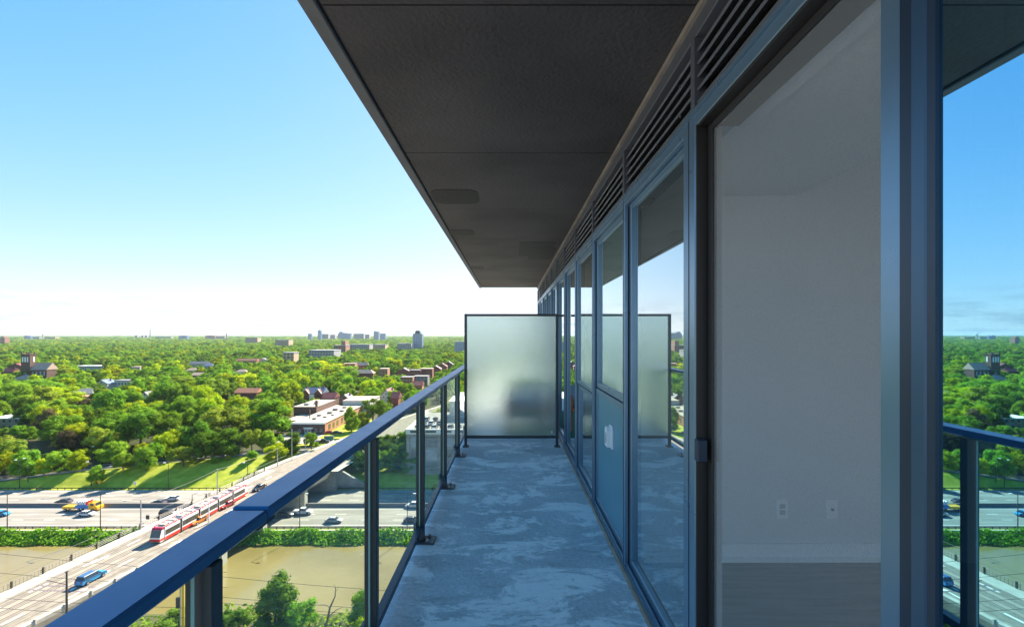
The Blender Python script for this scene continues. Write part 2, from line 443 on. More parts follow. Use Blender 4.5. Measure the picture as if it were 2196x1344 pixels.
# glazed bays
def bay(a, b, kind):
    def pane(y0, y1, z0, z1, x=GX, m=M_GLASS, parent=ww):
        return MB().add([(x, y0, z0), (x, y0, z1), (x, y1, z1), (x, y1, z0)], [(0, 1, 2, 3)]).build('pane', m, parent)
    def fr(y0, y1, z0, z1, w, x0=GX - .014, x1=GX + .02, name='sash'):
        s_ = B(name, x0, x1, y0, y0 + w, z0, z1, M_FRAME, ww, b=.003)
        B('stile', x0, x1, y1 - w, y1, z0, z1, M_FRAME, s_, b=.003)
        B('bottom_rail', x0 + .001, x1 - .001, y0 + w, y1 - w, z0, z0 + w, M_FRAME, s_, b=.003)
        B('top_rail', x0 + .001, x1 - .001, y0 + w, y1 - w, z1 - w, z1, M_FRAME, s_, b=.003)
        return s_
    if kind == 'glass':
        s_ = fr(a + .001, b - .014, .041, HEAD - .002, .036); pane(a + .03, b - .045, .07, HEAD - .03, parent=s_)
    elif kind == 'spandrel':
        s_ = fr(a + .001, b - .014, 1.065, HEAD - .002, .05)
        pane(a + .04, b - .06, 1.10, HEAD - .04, parent=s_)
        B('backing', GX + .022, GX + .030, a + .03, b - .05, 1.08, HEAD - .02, M_SPAN, s_)
        l_ = fr(a + .001, b - .014, .041, 1.055, .045, GX - .018)
        B('metal_panel', GX - .010, GX + .01, a + .046, b - .059, .086, 1.01, M_PANEL, l_, b=.003)
    elif kind == 'awning':
        s_ = fr(a + .001, b - .014, .975, HEAD - .002, .055, WX + .018)
        pane(a + .05, b - .07, 1.03, HEAD - .05, GX - .012, parent=s_)
        B('sash_seam', WX + .014, WX + .018, a + .014, b - .028, .988, .994, M_BLACK, s_)
        l_ = fr(a + .001, b - .014, .041, .965, .036); pane(a + .03, b - .045, .07, .94, parent=l_)
kinds = ['glass', 'spandrel', 'awning', 'glass', 'glass', 'glass', 'spandrel', 'glass', 'awning', 'glass']
for (f0, f1), k in zip(zip(fins[:-1], fins[1:]), kinds): bay(f0[1], f1[0], k)
# rooms behind: closed boxes lit through the glass, plus an added opening behind the camera
M_DRY = mat('off_white_drywall', (.75, .755, .76), .85, col2=(.735, .74, .745), nscale=2, bump=.08, bscale=200)
M_OAK = mat('grey_oak_floor', (.30, .26, .22), .5, col2=(.22, .19, .165), nscale=2.5, stretch=(1.0, 12, 1), bump=.1)
RX = 4.6
rf = struct(B('room_floor', .946, RX, -2.6, 12.3, -.2, .05, M_OAK))
rc = struct(B('room_ceiling', 1.89, RX, -2.6, 12.3, 2.76, 2.86, M_DRY))
B('bulkhead', 1.032, 1.889, -2.6, 12.3, 2.449, 2.86, M_DRY, rc)
B('bulkhead', .926, 1.031, -2.6, 12.3, 2.41, 2.86, M_DRY, rc)
rb = struct(B('room_wall_back', RX + .001, RX + .15, -2.7, 12.35, -.2, 2.9, M_DRY))
for y in (3.0, 6.33, 9.38):
    w_ = struct(B('room_wall_cross', GX + .068 if y < 6 else GX + .068, RX, y, y + .05 if y < 3.5 else y + .02, .05, 2.759, M_DRY))
    if y == 3.0:
        B('baseboard', GX + .075, RX, y - .020, y - .001, .051, .165, mat('white_trim', (.92, .92, .92), .35), w_, b=.003)
        B('baseboard_shoe', GX + .075, RX, y - .036, y - .0205, .051, .085, MATS['white_trim'], w_)
cw = struct(B('added_opening_wall', GX + .06, RX, -2.7, -2.6, -.2, .25, M_DRY))  # unseen corner window, added to let more daylight into the room
B('added_opening_lintel', GX + .06, RX, -2.7, -2.6, 2.5, 2.9, M_DRY, cw)
for x in (GX + .06, 2.4, 4.0, RX - .06): B('window_post', x, x + .06, -2.68, -2.62, .251, 2.499, M_FRAME, cw)  # posts of the added, unseen corner window
struct(B('room_wall_end', GX + .1, RX, 12.31, 12.4, -.2, 2.9, M_DRY))
for px, lab in ((1675, 'white duplex wall outlet above the baseboard nearer the balcony door jamb'), (1781, 'white cable socket plate above the baseboard, farther from the door jamb')):
    x = (px - VX) / FPX * 3.0
    ot = thing('wall_outlet', lab, 'outlet', (x, 3.0, .39), group='outlets on the room wall')
    pl = B('cover_plate', -.038, .038, -.014, -.001, -.062, .062, M_WHITEP, ot, b=.002)
    if px < 1700:
        for z in (.02, -.02): B('receptacle', -.017, .017, -.018, -.0141, z - .015, z + .015, mat('outlet_grey', (.5, .5, .5), .4), ot)
    else:
        q = MB(); q.cyl((0, -.024, 0), (0, -.0141, 0), .009, 8); q.build('receptacle', MATS['zinc_bolt'], ot)
# the open balcony door: two panels slid towards the camera, insect screen across the opening
fd = thing('sliding_door', 'slate framed glass balcony door slid open beside the insect screen', 'door', (0, 0, 0))
def stile(y0, y1, x0, x1, m=M_FRAME): return B('stile', x0, x1, y0, y1, .041, HEAD - .002, m, fd, b=.004)
stile(.900, .945, .826, .857); stile(-.30, -.25, .826, .857)
B('bottom_rail', .827, .856, -.249, .899, .041, .10, M_FRAME, fd); B('top_rail', .827, .856, -.249, .899, HEAD - .06, HEAD - .003, M_FRAME, fd)
MB().add([(.842, -.26, .09), (.842, -.26, HEAD - .05), (.842, .91, HEAD - .05), (.842, .91, .09)], [(0, 1, 2, 3)]).build('pane', M_GLASS, fd)
fx = thing('fixed_door_panel', 'fixed glass door panel mirroring the view, nearest the camera', 'door panel', (0, 0, 0))
B('stile', .765, .799, .837, .871, .041, HEAD - .002, mat('navy_frame_paint', (.06, .115, .185), .32, metal=.4), fx, b=.004)
B('stile', .790, .808, .8715, .922, .041, HEAD - .003, M_FRAMED, fx)  # filler strip, not a stile: dark paint stands in for the gap's shade
B('bead', .767, .776, .820, .8365, .06, HEAD - .03, M_FRAMED, fx)
B('bottom_rail', .761, .804, -.6, .821, .041, .11, M_FRAME, fx); B('top_rail', .761, .804, -.6, .821, HEAD - .06, HEAD - .003, M_FRAME, fx)
B('stile', .760, .805, -.66, -.601, .041, HEAD - .002, M_FRAME, fx)
MB().add([(.774, -.62, .09), (.774, -.62, HEAD - .05), (.774, .83, HEAD - .05), (.774, .83, .09)], [(0, 1, 2, 3)]).build('pane', M_MIRR, fx)
# jamb lining of the opening
jm = B('door_jamb', .816, .858, 1.838, 1.8555, .041, HEAD - .001, mat('pale_jamb', (.42, .42, .42), .5), ww)
B('strike_plate', .828, .846, 1.834, 1.8375, 1.02, 1.13, mat('dull_steel', (.30, .31, .31), .4, metal=.7), jm)
B('jamb_edge', WX + .004, .8155, 1.846, 1.8555, .041, HEAD - .001, M_BROWN, ww)
B('head_lining', WX + .006, .925, .984, 1.8375, HEAD - .012, HEAD - .001, M_BROWN, ww)
# room continues behind the camera: near wall glazing line
MB().add([(GX, -2.6, .03), (GX, -2.6, HEAD), (GX, -.67, HEAD), (GX, -.67, .03)], [(0, 1, 2, 3)]).build('pane', M_GLASS, ww)
# insect screen
sm = bpy.data.materials.new('insect_mesh'); sm.use_nodes = True; t = sm.node_tree; t.nodes.clear()
o_ = t.nodes.new('ShaderNodeOutputMaterial'); mx_ = t.nodes.new('ShaderNodeMixShader'); tr_ = t.nodes.new('ShaderNodeBsdfTransparent')
df_ = t.nodes.new('ShaderNodeBsdfDiffuse'); df_.inputs[0].default_value = (.55, .55, .54, 1)
tcn = t.nodes.new('ShaderNodeTexCoord'); nn = t.nodes.new('ShaderNodeTexNoise'); nn.inputs['Scale'].default_value = 260; nn.inputs['Detail'].default_value = 2
mr_ = t.nodes.new('ShaderNodeMapRange'); mr_.inputs['From Min'].default_value = .3; mr_.inputs['From Max'].default_value = .7
mr_.inputs['To Min'].default_value = .19; mr_.inputs['To Max'].default_value = .30
t.links.new(tcn.outputs['Object'], nn.inputs['Vector']); t.links.new(nn.outputs['Fac'], mr_.inputs['Value']); t.links.new(mr_.outputs[0], mx_.inputs[0])
t.links.new(tr_.outputs[0], mx_.inputs[1]); t.links.new(df_.outputs[0], mx_.inputs[2]); t.links.new(mx_.outputs[0], o_.inputs['Surface'])
sc_ = thing('insect_screen', 'grey mesh insect screen drawn across the open balcony door', 'screen')
B('frame', .800, .819, 1.80, 1.837, .042, HEAD - .014, M_BROWN, sc_, b=.002)
B('frame', .800, .819, .924, .983, .042, HEAD - .014, M_FRAME, sc_, b=.002)
B('bottom_rail', .801, .819, .984, 1.799, .042, .07, M_BROWN, sc_)
B('top_rail', .801, .819, .984, 1.799, HEAD - .04, HEAD - .014, M_BROWN, sc_)
MB().add([(.809, .98, .069), (.809, .98, HEAD - .039), (.809, 1.801, HEAD - .039), (.809, 1.801, .069)], [(0, 1, 2, 3)]).build('mesh_panel', sm, sc_)
h_ = B('pull_handle', WX - .012, WX + .030, 1.80, 1.835, 1.025, 1.115, M_FRAMED, sc_, b=.005)
# vent hood on the spandrel panel
vh = thing('vent_cover', 'white louvred plastic vent cover on the grey metal wall panel', 'vent cover', (GX - .011, 3.52, .75))
q = MB().prism([(-.06, -.088), (.06, -.088), (.06, .06), (.035, .088), (-.035, .088), (-.06, .06)], -.012, 0, 'x'); q.build('base', M_WHITEP, vh)
q = MB().prism([(-.042, -.075), (.042, -.075), (.042, .05), (.02, .075), (-.02, .075), (-.042, .05)], -.045, -.0125, 'x'); q.build('hood', M_WHITEP, vh)
B('slot', -.047, -.0455, -.012, .004, -.05, .03, M_FRAMED, vh)
# neighbour's balcony behind the frosted screen
nb = thing('lounge_bench', 'low cushioned lounge bench blurred behind the frosted privacy screen', 'bench', (.26, 7.5, .013))
M_CUSH = mat('slate_cushion', (.46, .46, .52), .9, bump=.3, bscale=60)
M_TEAK = mat('brown_wood', (.75, .20, .08), .6)
B('seat_cushion', -.31, .33, -.25, .30, .38, .50, M_CUSH, nb, b=.03)
q = MB().prism([(.22, .50), (.34, .50), (.38, .66), (.29, .66)], -.28, .34, 'x'); q.build('back_cushion', M_CUSH, nb)
for x in (-.38, .34): B('armrest', x, x + .05, -.27, .36, .32, .56, M_TEAK, nb, b=.008)
B('seat_frame', -.33, .335, -.26, .34, .30, .37, M_TEAK, nb)
for x in (-.375, .345):
    for y in (-.25, .30): B('leg', x, x + .04, y, y + .04, 0, .315, M_TEAK, nb)
tag(B('turf_mat', -.10, .72, 6.8, 9.2, .002, .013, mat('green_turf', (.03, .16, .05), .95, col2=(.05, .24, .08), nscale=60, bump=.8, bscale=300)), 'green artificial turf mat on the floor behind the frosted screen', 'mat')
# the tower the balcony belongs to
M_TWR = mat('tower_cladding', (.12, .13, .14), .5)
tw = thing('apartment_tower', 'dark apartment tower that carries the balcony', 'building', (0, 0, -50))
B('lower_storeys', GX + .16, 22, -2.8, 12.2, 0, 49.78, M_TWR, tw)
B('upper_storeys', GX + .16, 22, -2.8, 12.2, 53.1, 66, M_TWR, tw)
B('core', RX + .16, 22, -2.8, 12.2, 49.79, 53.09, M_TWR, tw)
B('slab_above', FL + .08, GX + .15, YA, YB - .01, SOF + .23 + 50, SOF + .26 + 50, M_TWR, tw)
# ================================================================== the valley outside
ZD, ZH, ZW = -43.5, -50.5, -52.5               # street deck, highway, river level
def lerp(a, b, t): return a + (b - a) * t
def smooth(t): t = min(1, max(0, t)); return t * t * (3 - 2 * t)
def interp(x, pts):
    if x <= pts[0][0]: return pts[0][1]
    for (a, va), (b, vb) in zip(pts[:-1], pts[1:]):
        if x <= b: return lerp(va, vb, (x - a) / (b - a))
    return pts[-1][1]
RAMP_D = [(-400, 157), (-230, 158.5), (-179, 160.5), (-153, 165.5), (-124, 172), (-100, 177), (-78, 181), (-55, 168), (60, 168)]
RAMP_Z = [(-400, -50.4), (-230, -50.2), (-179, -49.3), (-153, -46.9), (-124, -45.3), (-100, -44.3), (-78, -43.7), (-56, -47.6), (60, -48.2)]
def upland(d): return -43.6 + .0046 * max(0, d - 200) - max(0, d - 4200) * .0028
def brL(d): return -89.0 + .104 * (d - 79.6)
def brR(d): return -74.0 + .18 * (d - 70.4)
ST_L = [(60, brL(60)), (150, brL(150)), (163, -79.5), (184, -75), (215, -67), (260, -53), (330, -28), (420, 10)]
ST_R = [(60, brR(60)), (150, brR(150)), (184, -56), (215, -47), (260, -34), (330, -9), (420, 30)]
def ground(x, d):
    if d < 84: return -50.2
    if d < 91: return lerp(-50.2, -54, smooth((d - 84) / 7))
    if d < 116.5: return -54
    if d < 121: return lerp(-54, -50.65, smooth((d - 116.5) / 4.5))
    if d < 155: return -50.65
    rd, rz = interp(x, RAMP_D), interp(x, RAMP_Z)
    a = rd - 4.0
    if d < a: return lerp(-50.65, rz - .05, (d - 155) / max(.5, a - 155))
    if d < rd + 4: return rz - .05
    g = lerp(rz - .05, upland(d), smooth((d - rd - 4) / 34))
    if interp(d, ST_L) - 6 < x < interp(d, ST_R) + 3 and d > 158: g = min(upland(d), ZD) - .06 if d < 215 else upland(d) - .03
    return g
def hit(px, py):
    """where the view ray through a photo pixel meets the ground"""
    d = 60.0
    while d < 9000:
        x = (px - VX) / FPX * d; z = CAM_Z - (py - VY) / FPX * d
        if z <= ground(x, d): return Vector((x, d, ground(x, d)))
        d *= 1.003
    return Vector((x, d, ground(x, d)))
def onplane(px, py, z):
    d = FPX * (CAM_Z - z) / (py - VY)
    return Vector(((px - VX) / FPX * d, d, z))

M_GRASS = mat('grass', (.24, .31, .025), .95, col2=(.40, .43, .055), nscale=.35, detail=10, bump=.9, bscale=1.3, coord='Object', lo=.35, hi=.65, spec=.1)
M_SOIL = mat('understorey', (.035, .05, .018), .95, col2=(.09, .085, .05), nscale=.02, detail=8, spec=.1)
M_ASPH = mat('sunbleached_asphalt', (.205, .192, .168), .85, col2=(.285, .268, .235), nscale=.5, detail=9, bump=.3, bscale=5, stretch=(.12, 1, 1), spec=.2)
M_ROAD = mat('bridge_asphalt', (.195, .175, .142), .85, col2=(.265, .238, .195), nscale=.6, detail=9, bump=.3, bscale=5, spec=.2)
M_ASPD = mat('side_street_asphalt', (.13, .125, .12), .85, col2=(.18, .175, .165), nscale=.4, spec=.2)
M_CONCL = mat('pale_concrete', (.42, .39, .33), .85, col2=(.34, .315, .265), nscale=.7, detail=8, bump=.3, bscale=6)
M_CONCG = mat('grey_concrete', (.27, .265, .25), .85, col2=(.20, .20, .19), nscale=.5, detail=8, bump=.3, bscale=3)
M_PAINT = mat('road_paint', (.72, .71, .66), .7)
M_RAILS = mat('rail_steel', (.045, .036, .03), .5)
M_STEELD = mat('dark_steel', (.06, .055, .055), .5, metal=.3)
M_GALV = mat('galvanised_steel', (.42, .42, .41), .45, metal=.5)

# terrain: one sheet out to the horizon, finer near by
def terrain():
    ds = list(np.arange(-60, 84, 12)) + list(np.arange(84, 122, 1.5)) + [124, 135, 146, 154] + list(np.arange(155, 222, 1.6)) + list(np.geomspace(224, 14000, 60))
    tx = np.concatenate([np.linspace(-1.75, -.75, 34)[:-1], np.linspace(-.75, -.05, 50)[:-1], np.linspace(-.05, .9, 14)])
    V = []; F = []
    for d in ds:
        w = max(d, 150)
        for t_ in tx:
            x = t_ * w; V.append((x, d, ground(x, d) if d < 9000 else ground(x, d) - (d - 9000) * .002))
    n = len(tx)
    for i in range(len(ds) - 1):
        for j in range(n - 1): F.append((i * n + j, i * n + j + 1, (i + 1) * n + j + 1, (i + 1) * n + j))
    me = bpy.data.meshes.new('terrain'); me.from_pydata(V, [], F)
    me.materials.append(M_SOIL); me.materials.append(M_GRASS); me.materials.append(M_CONCG)
    mi = []
    for p in me.polygons:
        c = p.center
        mi.append(1 if (154.5 < c.y < interp(c.x, RAMP_D) + 1) or (121 < c.y < 155) else 2 if c.y < 72 else 0)
    me.polygons.foreach_set('material_index', mi)
    me.polygons.foreach_set('use_smooth', [True] * len(mi))
    return struct(link('terrain', me))
terrain()
def strip(name, left, right, z, m, parent=None, zoff=0):
    """flat ribbon between two lists of (x, y)"""
    zf = z if callable(z) else (lambda x, y: z)
    V = [(x, y, zf(x, y) + zoff) for x, y in left] + [(x, y, zf(x, y) + zoff) for x, y in right]
    n = len(left)
    return MB().add(V, [(i, n + i, n + i + 1, i + 1) for i in range(n - 1)]).build(name, m, parent)
# river
wm = bpy.data.materials.new('muddy_water'); wm.use_nodes = True
t = wm.node_tree; p = t.nodes['Principled BSDF']
p.inputs['Base Color'].default_value = (.25, .185, .055, 1); p.inputs['Roughness'].default_value = .07; p.inputs['Specular IOR Level'].default_value = .5
c = t.nodes.new('ShaderNodeTexCoord'); q = t.nodes.new('ShaderNodeMapping'); q.inputs['Scale'].default_value = (.5, 1.4, 1)
n1 = t.nodes.new('ShaderNodeTexNoise'); n1.inputs['Scale'].default_value = .8; n1.inputs['Detail'].default_value = 5
b1 = t.nodes.new('ShaderNodeBump'); b1.inputs['Strength'].default_value = .16; b1.inputs['Distance'].default_value = .2
n2 = t.nodes.new('ShaderNodeTexNoise'); n2.inputs['Scale'].default_value = .05; n2.inputs['Detail'].default_value = 4
r2 = t.nodes.new('ShaderNodeValToRGB'); r2.color_ramp.elements[0].color = (.185, .145, .052, 1); r2.color_ramp.elements[1].color = (.25, .20, .085, 1)
r2.color_ramp.elements[0].position = .35; r2.color_ramp.elements[1].position = .65
t.links.new(c.outputs['Object'], q.inputs[0]); t.links.new(q.outputs[0], n1.inputs['Vector']); t.links.new(n1.outputs['Fac'], b1.inputs['Height']); t.links.new(b1.outputs[0], p.inputs['Normal'])
t.links.new(c.outputs['Object'], n2.inputs['Vector']); t.links.new(n2.outputs['Fac'], r2.inputs[0]); t.links.new(r2.outputs[0], p.inputs['Base Color'])
struct(strip('river', [(-320, 85), (160, 85)], [(-320, 120), (160, 120)], ZW, wm))
# highway
HX0, HX1 = -330, 140
hw = struct(B('highway', HX0, HX1, 123.4, 153.8, ZH - .6, ZH, M_ASPH))
lanes_n = [126.6, 130.1, 133.6]; lanes_f = [141.6, 145.1, 148.6]
for y in (125.0, 137.1, 140.4, 152.3): B('edge_line', HX0, HX1, y - .09, y + .09, ZH + .004, ZH + .008, M_PAINT, hw)
dash = MB()
for y in (128.9, 132.9, 144.4, 148.3):
    for x in np.arange(HX0, HX1, 9.0): dash.box(x, x + 3.2, y - .09, y + .09, ZH + .004, ZH + .008)
stuff(dash.build('lane_dash', M_PAINT, hw))
seam = MB()
for y in (126.6, 130.8, 134.9, 142.3, 146.3, 150.2): seam.box(HX0, HX1, y - .05, y + .05, ZH + .003, ZH + .006)
stuff(seam.build('tar_seam', mat('tar_seam', (.12, .11, .10), .8), hw))
mb_ = MB().prism([(138.3, ZH), (139.3, ZH), (139.05, ZH + .35), (138.95, ZH + 1.05), (138.65, ZH + 1.05), (138.55, ZH + .35)], HX0, HX1, 'x').build('median_barrier', mat('sooty_concrete', (.19, .18, .17), .85, col2=(.14, .135, .13), nscale=.4, stretch=(.3, 1, 3)))
tag(mb_, 'long grey concrete median barrier between the highway carriageways', 'barrier')
def guardrail(y, z, label, x0, x1, step, m):
    g = thing('guardrail', label, 'guardrail', (0, y, z))
    B('rail', x0, x1, -.06, .02, .48, .80, m, g)
    pm = MB().box(-.09, .09, .021, .16, 0, .78).mesh('post', M_STEELD)
    for x in np.arange(x0 + 1, x1, step): link('post', pm, g, (x, 0, 0))
guardrail(123.0, ZH - .15, 'weathered steel guardrail between the highway and the river bank', -170, 30, 2.0, M_STEELD)
guardrail(154.4, ZH - .15, 'dark guardrail along the foot of the grass bank', -200, 30, 2.4, M_STEELD)
rw = tag(B('river_wall', -290, 100, 121.6, 122.2, ZW - 1, ZH + .1, M_CONCL), 'low pale concrete wall between guardrail and vine covered river bank', 'wall')
# side road climbing from the highway to the street
rx = np.linspace(-300, -80, 45)
zr = lambda x, y: interp(x, RAMP_Z)
ramp_ = struct(strip('ramp_road', [(x, interp(x, RAMP_D) - 2.6) for x in rx], [(x, interp(x, RAMP_D) + 2.8) for x in rx], zr, M_ASPD, zoff=.02))
for off in (-3.0, 3.1):
    q = MB(); q.tube([(x, interp(x, RAMP_D) + off, interp(x, RAMP_Z) + .45) for x in rx], .22, 4)
    tag(q.build('road_barrier', M_CONCG), 'low grey kerb rail along the %s side of the climbing side road' % ('downhill' if off < 0 else 'uphill'), 'barrier')
# street beyond the bridge
sd = [151, 156, 163, 172, 184, 200, 215, 235, 260, 295, 330, 420]
def zs(x, y): return ZD if y < 215 else upland(y) + .1
st = struct(strip('street', [(interp(d, ST_L), d) for d in sd], [(interp(d, ST_R), d) for d in sd], zs, M_ROAD, zoff=.03))
for off, nm in ((0, 'pavement'), (1, 'pavement')):
    if off == 0: l_, r_ = [(interp(d, ST_L) - 2.6, d) for d in sd], [(interp(d, ST_L), d) for d in sd]
    else: l_, r_ = [(interp(d, ST_R), d) for d in sd], [(interp(d, ST_R) + 2.6, d) for d in sd]
    struct(strip(nm, l_, r_, zs, M_CONCL, zoff=.15))
# bridge
br = thing('road_bridge', 'concrete road bridge with streetcar tracks crossing river and highway', 'bridge', (0, 0, 0))
bd = np.linspace(30, 152, 26)
Lp = lambda off: [(brL(d) + off, d) for d in bd]
Rp = lambda off: [(brR(d) + off, d) for d in bd]
Mid = lambda f: [(lerp(brL(d), brR(d), f), d) for d in bd]
def slab(name, left, right, z0, z1, m, parent):
    n = len(left); V = [(x, y, z1) for x, y in left] + [(x, y, z1) for x, y in right] + [(x, y, z0) for x, y in left] + [(x, y, z0) for x, y in right]
    F = []
    for i in range(n - 1):
        F += [(i, n + i, n + i + 1, i + 1), (2 * n + i, 2 * n + i + 1, 3 * n + i + 1, 3 * n + i), (i, i + 1, 2 * n + i + 1, 2 * n + i), (n + i, 3 * n + i, 3 * n + i + 1, n + i + 1)]
    F += [(0, 2 * n, 3 * n, n), (n - 1, 2 * n - 1, 4 * n - 1, 3 * n - 1)]
    return MB().add(V, F).build(name, m, parent)
dk = slab('deck', Lp(0), Rp(0), ZD - 1.5, ZD, M_ROAD, br)
slab('sidewalk', Lp(.02), Lp(3.3), ZD + .004, ZD + .16, M_CONCL, br)
slab('sidewalk', Rp(-2.0), Rp(-.02), ZD + .004, ZD + .16, M_CONCL, br)
pr = slab('parapet', Rp(-.35), Rp(-.021), ZD + .161, ZD + .62, M_CONCL, br)
TRK = []
for f0 in (.36, .52):
    for o2 in (-.75, .75):
        tl = [(x + o2 - .12, y) for x, y in Mid(f0)]; tr2 = [(x + o2 + .12, y) for x, y in Mid(f0)]
        strip('track_rail', tl, tr2, ZD, M_RAILS, br, .006)
    strip('track_slab', [(x - 1.3, y) for x, y in Mid(f0)], [(x + 1.3, y) for x, y in Mid(f0)], ZD, mat('track_concrete', (.30, .26, .205), .85, col2=(.25, .215, .17), nscale=.5), br, .003)
for f0 in (.225, .285, .44, .60, .70, .80):
    strip('joint_line', [(x - .09, y) for x, y in Mid(f0)], [(x + .09, y) for x, y in Mid(f0)], ZD, mat('dark_joint', (.085, .07, .058), .8), br, .004)
dm_ = MB()
for k, d in enumerate(np.arange(62, 150, 9.0)):
    for f0 in (.265, .66):
        x0 = lerp(brL(d), brR(d), f0); x1 = lerp(brL(d + 3), brR(d + 3), f0)
        dm_.add([(x0 - .2, d, ZD + .009), (x0 + .2, d, ZD + .009), (x1 + .2, d + 3, ZD + .009), (x1 - .2, d + 3, ZD + .009)], [(0, 1, 2, 3)])
stuff(dm_.build('lane_dash', M_PAINT, br))
ar = MB()
for d, f0 in ((72, .30), (84, .66), (90, .30), (78, .80), (97, .80)):
    x = lerp(brL(d), brR(d), f0); u = .104
    for pts in ([(-.15, 0), (.15, 0), (.15, 2.2), (-.15, 2.2)], [(-.6, 2.2), (.6, 2.2), (0, 3.8)]):
        ar.add([(x + a + u * b, d + b, ZD + .010) for a, b in pts], [tuple(range(len(pts)))])
stuff(ar.build('painted_arrow', M_PAINT, br))
jt = MB()
for d in (80.6, 82.0): jt.add([(brL(d) + 3.3, d, ZD + .012), (brR(d) - 2.0, d - .6, ZD + .012), (brR(d) - 2.0, d - .2, ZD + .012), (brL(d) + 3.3, d + .4, ZD + .012)], [(0, 1, 2, 3)])
stuff(jt.build('expansion_joint', mat('expansion_steel', (.16, .13, .13), .6), br))
rl = MB()
for z in (.45, .78, 1.1): rl.tube([(brL(d) + .2, d, ZD + .16 + z) for d in (30, 90, 152)], .05, 4)
for d in np.arange(30, 152, .6): rl.box(brL(d) + .185, brL(d) + .215, d - .015, d + .015, ZD + .17, ZD + 1.24)
rails_ = stuff(rl.build('steel_balustrade', M_STEELD, br))
ppm = MB().box(-.12, .12, -.12, .12, 0, 1.22).mesh('railing_post', M_STEELD)
for d in np.arange(31, 152, 5.0): link('railing_post', ppm, br, (brL(d) + .2, d, ZD + .161))
wpm = MB().bbox(-.22, .22, -.16, .16, 0, .75, .03).mesh('parapet_post', M_CONCL)
for d in np.arange(31, 152, 4.0): link('parapet_post', wpm, br, (brR(d) - .18, d, ZD + .162))
for d in (108, 121.4, 138.8):
    w = (brL(d), brR(d)); z0 = ZW - 2 if d < 120 else ZH - .5
    B('pier', w[0] + .6, w[1] - .4, d - 1.1, d + 1.1, z0, ZD - 1.501, M_CONCL, br, b=.08)
for f0 in (.08, .36, .64, .92): slab('girder', [(x - .5, y) for x, y in Mid(f0)], [(x + .5, y) for x, y in Mid(f0)], ZD - 2.6, ZD - 1.502, M_CONCG, br)
ab = B('abutment', brL(152) - 1, brR(152) + 1, 152.05, 158, ZH - .5, ZD - .08, M_CONCG, br)
q = MB().prism([(brR(152) + 1.001, ZH - .5), (brR(152) + 1.001, ZD - .3), (brR(152) + 11, ZH + .8), (brR(152) + 11, ZH - .5)], 154.9, 156.0, 'y'); q.build('wing_wall', M_CONCG, br)
# wall of creeper on the far river bank
def leaf_patch(n, seed, pos, size, nbias):
    """n leaf quads; pos(rng,n)->Nx3 points, nbias Nx3 outward directions"""
    g = np.random.default_rng(seed)
    c = pos(g, n); nb = nbias(c) if callable(nbias) else np.broadcast_to(np.array(nbias, float), c.shape)
    nrm = nb + g.normal(0, .45, c.shape); nrm /= np.linalg.norm(nrm, axis=1)[:, None] + 1e-9
    u = np.cross(nrm, g.normal(0, 1, c.shape)); u /= np.linalg.norm(u, axis=1)[:, None] + 1e-9
    w = np.cross(nrm, u); s = (size * g.uniform(.6, 1.35, n))[:, None]
    a = .62
    P = np.stack([c - u * s, c - w * s * a, c + u * s, c + w * s * a], 1)
    return P.reshape(-1, 3)
def quads_mesh(name, P, m, core=None):
    k = len(P) // 4
    V = [P]; F = np.arange(4 * k).reshape(-1, 4).tolist()
    if core is not None:
        b = 4 * k; V.append(np.array(core[0], float)); F += [tuple(i + b for i in f) for f in core[1]]
    V = np.concatenate(V)
    me = bpy.data.meshes.new(name); me.from_pydata(V.tolist(), [], F)
    for mm in (m if isinstance(m, (list, tuple)) else [m]): me.materials.append(mm)
    return me
def leaf_mat(name, c1, c2, trans=.35, randv=.22, randh=.018, scale=.5):
    m = bpy.data.materials.new(name); m.use_nodes = True; t = m.node_tree; t.nodes.clear()
    N = t.nodes.new; K = t.links.new
    o = N('ShaderNodeOutputMaterial'); mx = N('ShaderNodeMixShader'); mx.inputs[0].default_value = trans
    d = N('ShaderNodeBsdfDiffuse'); tl = N('ShaderNodeBsdfTranslucent')
    g = N('ShaderNodeNewGeometry'); r = N('ShaderNodeValToRGB'); r.color_ramp.elements[0].color = (*c1, 1); r.color_ramp.elements[1].color = (*c2, 1)
    K(g.outputs['Random Per Island'], r.inputs[0])
    oi = N('ShaderNodeObjectInfo'); h = N('ShaderNodeHueSaturation')
    a = N('ShaderNodeMapRange'); a.inputs['To Min'].default_value = 1 - randv; a.inputs['To Max'].default_value = 1 + randv
    ml = N('ShaderNodeMath'); ml.operation = 'MULTIPLY'; ml.inputs[1].default_value = 7.31
    fr = N('ShaderNodeMath'); fr.operation = 'FRACT'
    b = N('ShaderNodeMapRange'); b.inputs['To Min'].default_value = .5 - randh * .5; b.inputs['To Max'].default_value = .5 + randh
    K(oi.outputs['Random'], a.inputs['Value']); K(oi.outputs['Random'], ml.inputs[0]); K(ml.outputs[0], fr.inputs[0]); K(fr.outputs[0], b.inputs['Value'])
    K(r.outputs[0], h.inputs['Color']); K(a.outputs[0], h.inputs['Value']); K(b.outputs[0], h.inputs['Hue'])
    h2 = N('ShaderNodeMix'); h2.data_type = 'RGBA'; h2.blend_type = 'MULTIPLY'; h2.inputs[0].default_value = 1; h2.inputs[7].default_value = (1.25, 1.2, .45, 1)
    K(h.outputs[0], h2.inputs[6]); K(h.outputs[0], d.inputs[0]); K(h2.outputs[2], tl.inputs[0])
    K(d.outputs[0], mx.inputs[1]); K(tl.outputs[0], mx.inputs[2]); K(mx.outputs[0], o.inputs['Surface'])
    MATS[name] = m
    return m
